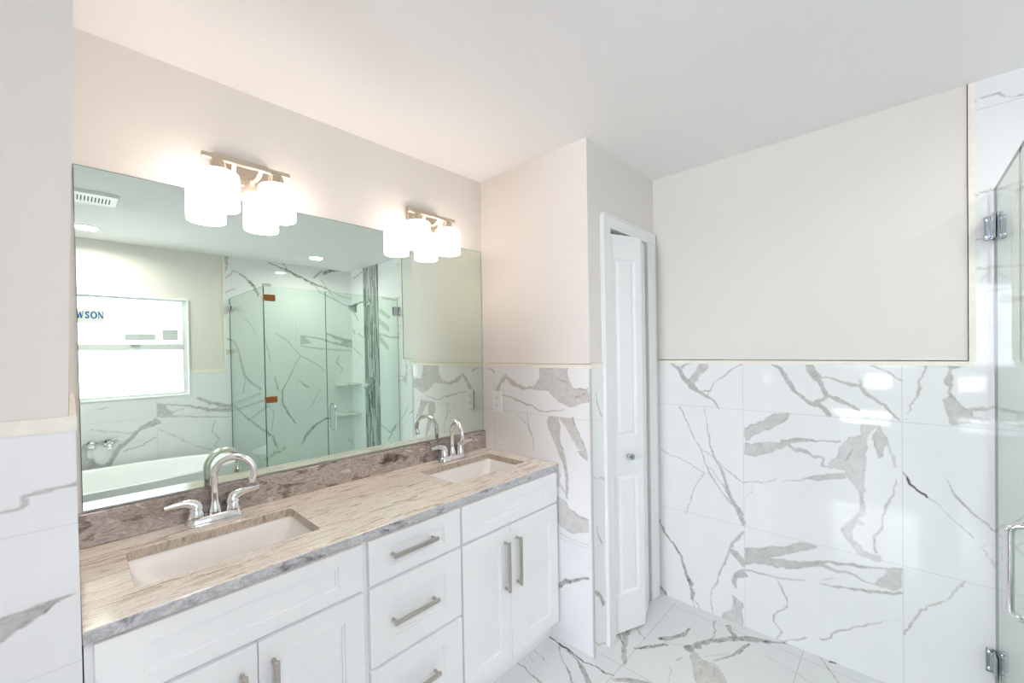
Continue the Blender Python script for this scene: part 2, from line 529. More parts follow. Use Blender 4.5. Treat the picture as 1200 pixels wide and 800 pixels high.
# ------------------------------------------------------------------ marble veins (metres on each surface)
VEINS = {
 'far': [
  (0.75,1,[(-0.829,1.366,10),(-0.87,1.334,20),(-0.905,1.278,30),(-0.94,1.24,35.8),(-0.978,1.21,17.9),(-1.015,1.192,16.2),(-1.051,1.168,10),(-1.087,1.126,8.9)]),
  (0.6,1,[(-1.013,1.375,49.2),(-1.009,1.352,50),(-0.979,1.308,36),(-0.94,1.267,40.6)]),
  (0.6,1,[(-0.886,1.342,15),(-0.902,1.354,13.5),(-0.957,1.379,13.4)]),
  (0.75,1,[(-0.993,1.209,5.4),(-1.037,1.217,6),(-1.06,1.253,5.4),(-1.103,1.293,5.4),(-1.158,1.343,5.4),(-1.199,1.358,4.8)]),
  (0.75,1,[(-1.022,1.185,5),(-1.034,1.217,4.5)]),
  (0.75,1,[(-0.879,1.119,7.1),(-0.914,1.038,7),(-0.952,0.954,6.4),(-0.989,0.896,7.1),(-1.011,0.821,6.4),(-1.018,0.815,6.3),(-1.039,0.756,6.3),(-1.082,0.692,6.4),(-1.113,0.657,7.1),(-1.144,0.63,5.7)]),
  (0.75,1,[(-1.007,1.114,4.5),(-1.025,1.057,4.6),(-1.027,0.987,6.8),(-1.041,0.912,10),(-1.062,0.853,11.3),(-1.09,0.812,13.5),(-1.114,0.741,17.9),(-1.117,0.696,18.2),(-1.144,0.649,22.7),(-1.178,0.59,27.2),(-1.196,0.535,20.3)]),
  (0.75,1,[(-0.993,0.889,4.5),(-1.059,0.86,4.1),(-1.111,0.808,4.5),(-1.166,0.77,4.5),(-1.198,0.747,4.5)]),
  (0.75,1,[(-1.201,0.749,4.1),(-1.308,0.777,4.5),(-1.345,0.798,3.6)]),
  (0.5,1,[(-1.245,0.749,3.2),(-1.238,0.719,3.6),(-1.205,0.674,3.2)]),
  (0.75,1,[(-0.764,0.858,4.5),(-0.839,0.828,4.5),(-0.903,0.815,4.5),(-0.95,0.787,4.1),(-0.999,0.764,4.1)]),
  (0.75,1,[(-0.999,0.756,3.7),(-0.948,0.659,4.5),(-0.932,0.591,4.5),(-0.899,0.506,4.5)]),
  (0.5,1,[(-0.999,0.76,3.2),(-1.032,0.763,4)]),
  (0.75,1,[(-1.022,0.815,3.2),(-1.068,0.754,3.6),(-1.107,0.709,3.6)]),
  (0.75,1,[(-1.103,0.67,3.6),(-1.124,0.633,3.7),(-1.144,0.626,3.2)]),
  (1,1,[(-0.728,0.492,11.1),(-0.745,0.445,10.1),(-0.774,0.373,15.1),(-0.832,0.319,15.6),(-0.872,0.258,15.1),(-0.888,0.214,15.6),(-0.876,0.243,15.1),(-0.903,0.162,20.8),(-0.93,0.107,23.2),(-0.934,0.037,20.8)]),
  (0.75,1,[(-0.937,0.034,4.5),(-0.942,-0.009,4.7)]),
  (0.75,1,[(-0.945,0.037,5.7),(-0.986,-0.01,6.2)]),
  (0.9,1,[(-0.722,0.054,20.8),(-0.761,0.026,20.8),(-0.807,-0.01,15.6)]),
  (0.4,1,[(-0.719,0.045,30.8),(-0.726,-0.013,36.7),(-0.769,-0.03,25.9)]),
  (0.75,1,[(-1.195,0.491,18.2),(-1.176,0.463,13.6),(-1.142,0.422,12.7),(-1.135,0.382,16.9)]),
  (0.75,1,[(-1.135,0.382,25.4),(-1.162,0.361,36.3),(-1.191,0.33,36.3)]),
  (0.75,1,[(-1.128,0.372,12.7),(-1.106,0.304,12.7),(-1.081,0.242,9.1),(-1.066,0.182,8.5),(-1.032,0.107,4.7),(-1.035,0.038,4.7),(-1.042,-0.006,4.7)]),
  (0.75,1,[(-1.191,0.281,36.5),(-1.161,0.255,29.6),(-1.147,0.22,21.1),(-1.155,0.185,8.5)]),
  (0.5,0,[(-1.136,0.144),(-1.189,0.12),(-1.188,0),(-1.081,-0.005),(-1.103,0.035),(-1.135,0.064),(-1.146,0.106)]),
  (0.75,1,[(-1.32,1.374,7.8),(-1.367,1.343,16),(-1.39,1.295,24),(-1.419,1.241,17.3),(-1.458,1.203,17.3),(-1.496,1.179,20.8),(-1.507,1.183,20.8),(-1.533,1.162,20.8),(-1.554,1.138,24.2)]),
  (0.75,1,[(-1.479,1.385,34.6),(-1.489,1.345,45),(-1.505,1.305,32)]),
  (0.75,1,[(-1.508,1.302,20.8),(-1.529,1.267,13.9),(-1.542,1.228,13.9),(-1.542,1.212,20.8),(-1.507,1.186,20.8)]),
  (0.75,1,[(-1.542,1.222,13.9),(-1.585,1.205,17.3),(-1.625,1.189,13.9),(-1.673,1.149,10.4)]),
  (0.65,1,[(-1.524,1.303,6.9),(-1.571,1.301,10.4),(-1.616,1.284,13.9),(-1.66,1.27,17.3),(-1.683,1.24,13.9),(-1.725,1.206,13.9),(-1.756,1.175,13.9),(-1.787,1.135,6.2)]),
  (0.5,1,[(-1.662,1.301,10.4),(-1.665,1.273,8.5)]),
  (0.75,1,[(-1.672,1.386,6.9),(-1.721,1.349,6.9),(-1.762,1.329,5.7),(-1.799,1.303,5.7)]),
  (0.55,0,[(-1.207,1.035),(-1.261,1.06),(-1.335,1.117),(-1.406,1.127),(-1.389,1.095),(-1.323,1.042),(-1.247,1),(-1.206,0.965)]),
  (0.9,1,[(-1.207,1.035,6.1),(-1.261,1.06,5.8),(-1.335,1.114,6.7)]),
  (0.55,0,[(-1.206,0.958),(-1.247,0.964),(-1.358,0.98),(-1.411,1.008),(-1.462,1.018),(-1.516,1.012),(-1.516,1.005),(-1.462,1.001),(-1.405,0.983),(-1.376,0.961),(-1.328,0.926),(-1.246,0.895),(-1.205,0.903)]),
  (0.6,1,[(-1.382,0.972,10.7),(-1.433,0.956,20.3),(-1.472,0.949,17.9),(-1.494,0.932,10.4),(-1.516,0.942,10.7),(-1.537,0.926,10.4),(-1.526,0.901,10.4),(-1.563,0.891,10.7)]),
  (0.9,1,[(-1.364,0.987,8.1),(-1.462,1.011,6.9),(-1.514,1.009,7.1),(-1.589,1.018,6.2)]),
  (0.42,0,[(-1.666,1.129),(-1.727,1.135),(-1.729,1.111),(-1.697,1.083),(-1.682,0.994),(-1.686,0.957),(-1.677,0.893),(-1.681,0.813),(-1.666,0.778),(-1.643,0.83),(-1.618,0.856),(-1.608,0.887),(-1.558,0.897),(-1.552,0.909),(-1.579,0.952),(-1.589,0.986),(-1.624,1.042),(-1.663,1.057),(-1.664,1.104)]),
  (0.9,1,[(-1.634,0.987,10.4),(-1.624,0.96,10.4),(-1.609,0.931,6.2)]),
  (0.55,0,[(-1.727,1.111),(-1.76,1.03),(-1.742,1.015),(-1.733,0.971),(-1.724,0.963),(-1.705,1.022),(-1.703,1.065)]),
  (0.45,1,[(-1.756,1.029,7.8),(-1.769,0.977,11.3),(-1.769,0.977,14.1),(-1.777,0.936,9.2)]),
  (0.65,1,[(-1.666,0.778,17.8),(-1.671,0.735,21.3),(-1.656,0.694,24.2),(-1.622,0.646,28.5),(-1.607,0.616,32),(-1.631,0.579,28.5),(-1.665,0.538,30.8),(-1.721,0.529,32)]),
  (0.45,1,[(-1.649,0.673,32),(-1.67,0.666,17.8)]),
  (0.75,1,[(-1.777,0.882,3.1),(-1.772,0.833,5.3),(-1.754,0.793,6.9),(-1.745,0.754,10.4),(-1.736,0.721,7.1),(-1.729,0.658,7.1),(-1.708,0.621,10.4),(-1.71,0.559,10.7)]),
  (0.6,0,[(-1.449,0.819),(-1.51,0.848),(-1.568,0.872),(-1.613,0.875),(-1.613,0.852),(-1.557,0.838),(-1.51,0.823)]),
  (0.75,1,[(-1.374,0.797,4.1),(-1.438,0.807,5.2),(-1.472,0.824,3.5)]),
  (0.62,0,[(-1.201,0.418),(-1.28,0.436),(-1.366,0.473),(-1.447,0.516),(-1.507,0.518),(-1.48,0.492),(-1.371,0.433),(-1.298,0.391),(-1.377,0.414),(-1.446,0.417),(-1.512,0.452),(-1.512,0.429),(-1.435,0.385),(-1.371,0.366),(-1.273,0.354),(-1.2,0.325)]),
  (0.75,1,[(-1.446,0.417,19.9),(-1.528,0.451,17.8),(-1.606,0.468,14.2),(-1.679,0.48,10.7),(-1.746,0.494,6.2)]),
  (0.6,1,[(-1.507,0.431,15.9),(-1.58,0.426,17.8),(-1.63,0.431,12.3),(-1.664,0.415,10.7),(-1.702,0.417,7.1)]),
  (0.5,0,[(-1.748,0.495),(-1.794,0.514),(-1.793,0.418),(-1.739,0.409),(-1.702,0.417),(-1.744,0.466)]),
  (0.75,1,[(-1.511,0.345,4.2),(-1.605,0.358,7.1),(-1.678,0.373,14.2),(-1.793,0.406,14.2)]),
  (0.75,1,[(-1.199,0.295,8.5),(-1.253,0.3,9.1),(-1.34,0.31,6.8),(-1.457,0.338,3.8)]),
  (0.5,1,[(-1.517,0.367,3.8),(-1.58,0.394,3.6)]),
  (0.75,1,[(-1.349,0.299,6.1),(-1.361,0.257,6.3),(-1.381,0.223,6.3),(-1.39,0.185,6),(-1.351,0.147,6.3),(-1.327,0.116,6),(-1.329,0.081,6.3),(-1.362,0.046,6.3),(-1.341,0.015,5.7),(-1.341,-0.006,5.7)]),
  (0.7,1,[(-1.35,-0.002,4.6),(-1.42,0.031,5.1),(-1.46,0.067,4.6)]),
  (0.75,1,[(-1.515,0.086,7.1),(-1.549,0.109,8.1),(-1.568,0.137,7.1),(-1.653,0.205,5.3),(-1.72,0.247,4.5),(-1.743,0.272,3.1)]),
  (0.5,1,[(-1.743,0.272,2.1),(-1.793,0.291,2.4)]),
  (0.75,1,[(-1.87,1.389,4.5),(-1.868,1.352,6.9),(-1.86,1.317,5.7),(-1.845,1.296,6.9),(-1.851,1.27,9),(-1.839,1.234,5.2),(-1.822,1.198,4.2),(-1.813,1.138,2.4)]),
  (0.55,0,[(-1.926,1.372),(-1.964,1.373),(-1.956,1.353),(-1.939,1.342),(-1.941,1.28),(-1.935,1.263),(-1.92,1.29),(-1.914,1.307),(-1.934,1.347)]),
  (0.8,1,[(-1.931,1.269,10.4),(-1.937,1.241,8.5)]),
  (0.5,0,[(-1.916,1.234),(-1.937,1.249),(-1.958,1.217),(-1.98,1.194),(-1.995,1.198),(-1.989,1.141),(-1.933,1.135),(-1.924,1.189)]),
  (0.6,1,[(-1.962,1.186,14.7),(-1.99,1.195,14.1),(-2.049,1.21,9.8),(-2.07,1.208,8.5),(-2.095,1.196,7.3),(-2.12,1.198,4.9)]),
  (0.55,1,[(-1.973,1.143,13),(-1.995,1.162,13),(-2.03,1.164,12.2),(-2.051,1.152,14.7),(-2.12,1.144,4.9)]),
  (1.35,1,[(-1.799,0.925,4.6),(-1.812,0.895,7.8),(-1.824,0.871,14.2),(-1.837,0.859,9),(-1.87,0.826,5.7)]),
  (0.7,1,[(-1.87,0.826,3.4),(-1.902,0.804,3.1),(-1.945,0.753,3.1),(-1.979,0.723,3.1),(-1.993,0.705,3.7)]),
  (0.75,1,[(-1.926,0.912,2.6),(-1.941,0.865,6.9),(-1.964,0.836,10.4),(-1.998,0.79,7.8),(-2.05,0.743,7.8),(-2.119,0.675,7.3)]),
  (0.7,1,[(-2.014,0.683,3.1),(-2.022,0.655,3.1),(-2.05,0.61,3.4),(-2.104,0.539,3.1)]),
  (0.5,1,[(-2.01,0.67,2.3),(-2.05,0.695,2.5),(-2.089,0.665,2.3)]),
  (0.75,1,[(-1.796,0.235,6),(-1.813,0.267,5.3),(-1.817,0.287,8.5),(-1.847,0.35,6.2),(-1.868,0.385,3.6),(-1.9,0.407,6.2),(-1.924,0.428,3.1),(-1.94,0.463,5.2),(-1.955,0.495,6.2),(-1.972,0.526,3.1)]),
  (0.8,1,[(-2.006,2.374,4.9),(-2.033,2.375,5.2),(-2.063,2.369,5.2),(-2.083,2.354,5.2),(-2.123,2.343,5.2)]),
  (0.75,1,[(-2.006,2.445,5.2),(-2.021,2.445,6)]),
  (0.75,1,[(-2.075,2.445,5.2),(-2.095,2.446,5.2)]),
  (0.6,1,[(-1.989,2.011,5.2),(-2.041,2.023,9),(-2.122,2.034,4.9)]),
  (0.6,1,[(-1.992,1.846,4.9),(-2.024,1.848,4.9),(-2.087,1.851,4.9),(-2.122,1.856,4.1)]),
  (0.5,1,[(-1.991,1.736,6),(-2.05,1.732,6),(-2.121,1.733,5.2)]),
  (0.4,1,[(-2.013,1.684,3.7),(-2.045,1.724,3.7),(-2.086,1.683,3.7)]),
  (0.6,1,[(-2.013,1.648,4.9),(-2.091,1.651,4.9)]),
  (0.75,1,[(-3.047,2.355,22.7),(-2.843,2.403,21.7)]),
  (0.75,1,[(-3.08,1.956,22.8),(-2.953,1.85,22.2)]),
  (0.6,1,[(-2.44,1.92,53.1),(-2.25,1.831,50.9)]),
  (0.6,1,[(-2.445,1.793,66.5),(-2.278,1.708,64.1)]),
  (0.75,1,[(-2.385,2.055,19.7),(-2.105,2.003,18.5)]),
  (0.75,1,[(-3.088,1.517,15.3),(-2.865,1.407,14.6)]),
  (0.75,1,[(-2.952,1.682,22.2),(-2.831,1.631,21.7)]),
  (0.75,1,[(-3.091,1.73,30.5),(-3.041,1.692,30.2)]),
  (0.6,1,[(-2.455,1.808,53.3),(-2.268,1.71,51.1)]),
  (0.6,1,[(-2.483,1.641,67.1),(-2.296,1.504,64.4)]),
  (0.7,1,[(-2.461,1.663,26.7),(-2.23,1.616,25.4),(-2.071,1.611,24.4)]),
  (0.75,1,[(-2.493,0.651,17.6),(-2.268,0.583,19.4),(-2.156,0.671,25.2)]),
  (0.75,1,[(-2.316,0.494,19.6),(-2.156,0.665,18.9)]),
 ],
 'front': [
  (0.55,0,[(-0.431,1.362),(-0.611,1.365),(-0.616,1.315),(-0.645,1.266),(-0.729,1.268),(-0.728,1.206),(-0.68,1.194),(-0.62,1.173),(-0.566,1.189),(-0.517,1.219),(-0.488,1.247),(-0.382,1.247),(-0.434,1.306)]),
  (0.6,1,[(-0.386,1.256,14.7),(-0.334,1.254,21.9),(-0.273,1.261,22.1),(-0.235,1.28,27.4),(-0.192,1.31,21.9),(-0.16,1.28,23.7),(-0.122,1.23,29.6)]),
  (0.7,1,[(-0.05,1.348,11.8),(-0.102,1.338,11.8)]),
  (0.9,1,[(-0.519,1.317,6.7),(-0.561,1.304,6.8),(-0.602,1.295,7.3)]),
  (0.9,1,[(-0.655,1.223,8.1),(-0.687,1.238,13.5),(-0.729,1.244,8)]),
  (0.9,1,[(-0.645,1.265,8.9),(-0.688,1.26,8.9),(-0.729,1.269,9)]),
  (0.75,1,[(-0.163,1.206,12.5),(-0.207,1.2,8.2),(-0.258,1.187,9.9),(-0.324,1.17,9.9),(-0.372,1.165,8.2),(-0.419,1.142,6.1),(-0.471,1.135,5.5),(-0.53,1.149,7.5),(-0.586,1.159,4.5)]),
  (0.75,1,[(-0.343,1.123,4.9),(-0.353,1.033,5.5),(-0.384,0.988,4.9),(-0.383,0.928,5.5)]),
  (0.5,1,[(-0.265,1.11,4.9),(-0.33,1.07,5)]),
  (0.6,0,[(-0.489,1.116),(-0.558,1.12),(-0.557,1.068),(-0.565,0.979),(-0.582,0.958),(-0.54,0.952),(-0.513,1.006),(-0.484,1.06),(-0.479,1.089)]),
  (0.7,1,[(-0.558,0.951,40),(-0.573,0.919,27.1),(-0.59,0.871,24.7),(-0.594,0.821,18.3),(-0.595,0.729,18.1)]),
  (0.6,0,[(-0.561,1.117),(-0.633,1.122),(-0.645,1.09),(-0.69,1.018),(-0.714,0.979),(-0.663,0.976),(-0.624,1.032),(-0.598,1.073),(-0.564,1.101)]),
  (0.6,0,[(-0.659,0.966),(-0.717,0.979),(-0.716,0.923),(-0.678,0.949)]),
  (0.9,1,[(-0.633,1.122,7.5),(-0.658,1.069,6.8),(-0.696,1.008,6.8)]),
  (0.45,0,[(-0.527,0.722),(-0.589,0.702),(-0.619,0.668),(-0.668,0.647),(-0.716,0.652),(-0.715,0.595),(-0.617,0.554),(-0.566,0.569),(-0.524,0.6)]),
  (0.8,1,[(-0.619,0.668,10.1),(-0.668,0.647,9),(-0.716,0.652,9)]),
  (0.4,1,[(-0.528,0.791,27.1),(-0.56,0.78,18.6),(-0.59,0.736,13.5)]),
  (0.35,1,[(-0.536,0.861,18.1),(-0.55,0.83,25.2),(-0.538,0.776,14.8)]),
  (0.4,1,[(-0.523,0.548,4.5),(-0.596,0.527,4.5),(-0.714,0.529,4.2)]),
  (1,1,[(-0.517,0.258,20.1),(-0.581,0.306,22.5),(-0.643,0.337,13.9),(-0.711,0.37,13.9)]),
 ],
 'side': [
  (0.9,1,[(1.701,1.251,6.4),(1.709,1.19,6.8),(1.749,1.128,6.8)]),
  (0.9,1,[(1.685,0.616,7.8),(1.698,0.571,8.2),(1.736,0.521,7.7)]),
  (0.6,1,[(1.661,0.853,7.5),(1.776,0.821,7.5)]),
  (0.9,1,[(1.639,0.33,17.5),(1.691,0.292,23.1),(1.743,0.221,23.9)]),
  (0.6,1,[(1.633,0.097,6.8),(1.684,0.054,6.8),(1.753,0.021,7.2)]),
 ],
 'floor': [
  (1,1,[(1.639,-0.442,7.8),(1.621,-0.546,11.3),(1.622,-0.606,13.8),(1.607,-0.674,9.2),(1.604,-0.723,9.2),(1.617,-0.776,8.8),(1.613,-0.822,8.7),(1.624,-0.852,7.8)]),
  (0.75,1,[(1.616,-0.614,18.4),(1.595,-0.674,13.8),(1.566,-0.732,23),(1.518,-0.793,23),(1.464,-0.849,16.1)]),
  (0.7,1,[(1.606,-0.862,14.2),(1.645,-0.923,36.1),(1.685,-1.008,39.2)]),
  (0.75,1,[(1.61,-0.564,7.5),(1.544,-0.629,6.9),(1.519,-0.679,12.7),(1.473,-0.743,10.7),(1.424,-0.805,10.8)]),
  (0.75,1,[(1.393,-0.487,9.8),(1.396,-0.529,8.5),(1.384,-0.573,8.5),(1.381,-0.641,8.5)]),
  (0.6,1,[(1.51,-0.488,5.9),(1.49,-0.57,5.5)]),
  (0.6,1,[(1.467,-0.489,5.4),(1.448,-0.536,5.5)]),
  (0.75,1,[(1.903,-0.723,10.7),(1.853,-0.762,9.9),(1.805,-0.811,9.9)]),
  (0.65,1,[(1.998,-0.745,24),(1.882,-0.778,26.7),(1.803,-0.808,29.5),(1.719,-0.858,22)]),
  (0.75,1,[(2.005,-0.754,6.9),(1.933,-0.851,7)]),
  (0.6,1,[(1.928,-0.734,5.9),(1.884,-0.765,6.4)]),
  (0.8,1,[(1.843,-0.851,14.3),(1.9,-0.896,19.9),(1.965,-0.947,20.7)]),
  (0.75,1,[(1.983,-0.91,32),(2.042,-0.958,31.1),(2.096,-0.987,25.9),(2.164,-0.991,11.1)]),
  (0.5,1,[(1.984,-0.931,5.4),(1.993,-0.978,4.8),(2.024,-1.021,4.8)]),
  (0.75,1,[(2.009,-1.04,38.2),(2.095,-1.077,35.9),(2.162,-1.122,25.6),(2.234,-1.18,30.7),(2.288,-1.249,39.4),(2.329,-1.333,20.3),(2.365,-1.38,16.4),(2.375,-1.442,7.6)]),
  (0.7,1,[(2.312,-1.132,30.2),(2.275,-1.156,27.8),(2.237,-1.192,25.9)]),
  (0.5,0,[(2.02,-1.022),(2.013,-1.072),(1.983,-1.12),(1.991,-1.168),(1.959,-1.207),(1.888,-1.256),(1.781,-1.159),(1.904,-1.097),(1.967,-1.062),(2.009,-1.053)]),
  (0.75,1,[(2.236,-1.243,15.5),(2.166,-1.229,20.7),(2.095,-1.205,15.5),(2.013,-1.161,9.6)]),
  (0.5,1,[(2.011,-1.118,4.8),(2.11,-1.195,5.1)]),
  (0.7,1,[(2.011,-1.158,4.8),(1.846,-1.209,4.4)]),
  (0.75,1,[(2.313,-1.066,8.3),(2.252,-1.081,9),(2.228,-1.095,9.3),(2.156,-1.101,7.8)]),
  (0.6,1,[(1.764,-1.05,4.4),(1.846,-1.02,4.8)]),
  (0.6,1,[(1.902,-1.027,9.6),(1.936,-1.041,8.5)]),
  (1,1,[(2.353,-1.553,15.1),(2.378,-1.581,15.2),(2.377,-1.599,15.2)]),
 ],
 'pillar': [
  (0.8,1,[(-0.092,1.215,6),(-0.082,1.215,5),(-0.057,1.216,7),(-0.054,1.23,7),(-0.039,1.232,5),(0.004,1.242,4)]),
  (0.75,0,[(-0.1,1.046),(-0.08,1.048),(-0.034,1.048),(-0.004,1.051),(-0.031,1.035),(-0.07,1.018),(-0.101,1.002)]),
 ],
 'back': [
  (0.75,1,[(0.182,0.503,39.2),(0.269,0.672,36),(0.343,0.737,32.6),(0.395,0.808,32.1),(0.446,0.834,45.4),(0.515,0.859,62.8)]),
  (0.75,1,[(0.3,0.639,10.5),(0.409,0.669,9),(0.512,0.726,10.5)]),
  (0.75,1,[(0.095,0.854,6),(0.208,0.82,6.5),(0.361,0.785,6.4)]),
  (0.7,0,[(0.048,0.745),(0.115,0.744),(0.168,0.756),(0.262,0.74),(0.246,0.721),(0.191,0.719),(0.13,0.73),(0.076,0.687),(0.075,0.623),(0.12,0.603),(0.126,0.57),(0.187,0.546),(0.245,0.666),(0.268,0.661),(0.202,0.499),(0.044,0.534)]),
  (0.6,0,[(0.526,1.032),(0.591,1.013),(0.582,0.979),(0.645,0.936),(0.626,0.909),(0.524,0.928)]),
  (0.75,1,[(0.591,1.013,9.7),(0.75,0.984,14),(0.877,0.933,30.1),(1.076,0.903,45.1)]),
  (0.6,1,[(0.617,0.94,7),(0.74,0.967,7)]),
  (0.75,1,[(0.82,1.05,20.8),(0.919,0.991,31.9),(1.077,0.948,37.6)]),
  (0.75,1,[(0.524,0.916,14),(0.663,0.892,10.5),(1.074,0.833,8.5)]),
  (0.75,1,[(0.957,0.823,8),(0.929,0.714,8),(0.984,0.629,8),(0.941,0.573,7.5),(0.972,0.542,7.5)]),
  (0.6,1,[(0.524,0.8,7),(0.64,0.723,7.5),(0.771,0.61,7.5),(0.93,0.531,7.5)]),
  (0.7,1,[(0.135,1.019,6.5),(0.22,1.031,6.5)]),
  (1,1,[(1.154,2.303,8),(1.228,2.254,16),(1.278,2.208,34.1),(1.316,2.167,32.1),(1.366,2.052,17)]),
  (0.75,1,[(1.052,2.212,12),(1.091,2.238,12),(1.138,2.301,12)]),
  (0.75,1,[(1.052,2.07,8),(1.15,2.129,8)]),
  (0.75,1,[(1.08,2.444,42.6),(1.082,2.358,22.6),(1.076,2.3,15.1)]),
  (1,1,[(1.456,2.436,13),(1.566,2.394,18.1),(1.659,2.367,27.1),(1.747,2.319,28.5),(1.808,2.305,18.3)]),
  (0.75,1,[(1.596,2.445,18),(1.645,2.373,17)]),
  (1,1,[(1.79,2.312,22.6),(1.9,2.26,30.1),(2.067,2.21,15)]),
  (0.75,1,[(1.913,2.248,12.4),(1.988,2.163,12.4),(2.145,2.096,13.7),(2.382,1.988,14.3)]),
  (0.75,1,[(2.004,2.31,10),(2.08,2.198,10),(2.159,2.097,10)]),
  (0.75,1,[(2.067,2.21,10),(2.215,2.142,10),(2.385,2.114,10.5)]),
  (0.75,1,[(1.927,2.328,25.1),(2.019,2.412,25.1)]),
  (1,1,[(2.045,2.395,50.1),(2.126,2.432,40.1),(2.236,2.449,20)]),
  (0.75,1,[(1.039,1.633,15.9),(1.129,1.591,15.9),(1.164,1.504,15.9),(1.215,1.251,18.7)]),
  (0.5,1,[(1.036,1.474,47.6),(1.127,1.494,47.6)]),
  (0.6,1,[(1.218,1.832,7.9),(1.274,1.779,8.5),(1.32,1.681,8.5)]),
  (0.75,1,[(1.399,1.648,8.5),(1.437,1.501,8.5),(1.455,1.387,9)]),
  (0.75,1,[(1.523,1.678,8.5),(1.639,1.592,8.5),(1.681,1.522,9.5),(1.757,1.437,9.5)]),
  (0.6,1,[(1.757,1.425,9),(1.653,1.239,9)]),
  (0.55,0,[(1.762,1.662),(1.815,1.657),(1.825,1.624),(1.889,1.578),(1.759,1.556)]),
  (0.75,1,[(1.815,1.652,14.3),(1.968,1.63,19),(2.082,1.59,30),(2.224,1.555,30)]),
  (0.8,1,[(2.061,1.684,20),(2.154,1.644,40),(2.374,1.585,62.9)]),
  (0.75,0,[(2.237,1.591),(2.374,1.597),(2.372,1.512),(2.236,1.543)]),
  (0.75,1,[(1.77,1.545,12.4),(1.932,1.515,12.3),(2.371,1.475,14.3)]),
  (0.75,1,[(2.197,1.435,11),(2.165,1.341,11),(2.236,1.266,11),(2.192,1.196,11)]),
  (0.75,1,[(1.746,1.444,9),(1.906,1.35,10),(2.017,1.253,10)]),
  (0.75,1,[(1.75,1.143,14.3),(1.845,1.068,14.3)]),
  (0.75,1,[(1.188,1.329,20),(1.223,1.231,23.9),(1.279,1.155,25.6),(1.359,1.093,21.2)]),
  (0.75,1,[(1.222,1.219,10.2),(1.198,1.064,10.2)]),
  (0.4,1,[(1.109,0.965,23.9),(1.353,1.05,23.9)]),
  (0.4,1,[(1.148,0.901,25.6),(1.264,0.936,22.4),(1.362,0.975,25.5)]),
  (0.9,1,[(1.119,0.94,11.3),(1.199,0.835,16),(1.281,0.751,21.3),(1.377,0.651,21.5),(1.454,0.588,21.3),(1.508,0.44,14.4)]),
  (0.5,1,[(1.261,0.79,22.7),(1.359,0.864,25.6),(1.427,0.906,25.6)]),
  (0.75,1,[(1.438,0.892,8.5),(1.477,0.837,8.5),(1.455,0.638,8.5)]),
  (0.75,1,[(1.49,1.215,13.5),(1.527,1.061,14.3)]),
  (0.9,1,[(1.68,1.269,9),(1.605,1.131,9),(1.562,1.045,18.1),(1.565,0.929,18.1),(1.633,0.78,19),(1.692,0.681,19.2)]),
  (0.75,1,[(1.751,1.141,11.4),(1.838,1.061,10.8)]),
  (1,1,[(1.748,0.435,15.1),(1.801,0.532,28.8),(1.893,0.625,30.1),(2.028,0.695,20),(2.069,0.69,10.1)]),
  (0.75,1,[(1.381,0.338,25.6),(1.449,0.375,27.3),(1.578,0.427,19.2)]),
  (0.6,1,[(1.968,1.037,9.5),(1.859,0.845,9.5)]),
  (0.75,1,[(2.262,0.429,12.7),(2.354,0.348,13.3)]),
 ],
}

_rng = np.random.default_rng(7)
_NT = _rng.random((64, 64))


def vnoise(x, y):
    xi = np.floor(x).astype(int); yi = np.floor(y).astype(int)
    fx = x - xi; fy = y - yi
    fx = fx * fx * (3 - 2 * fx); fy = fy * fy * (3 - 2 * fy)
    g = lambda a, b: _NT[a % 64, b % 64]
    return (g(xi, yi) * (1 - fx) + g(xi + 1, yi) * fx) * (1 - fy) + (g(xi, yi + 1) * (1 - fx) + g(xi + 1, yi + 1) * fx) * fy


def fbm(x, y):
    return (vnoise(x, y) + 0.5 * vnoise(x * 2.1 + 7, y * 2.1 + 3) + 0.25 * vnoise(x * 4.3 + 1, y * 4.3 + 9)) / 1.75 - 0.5


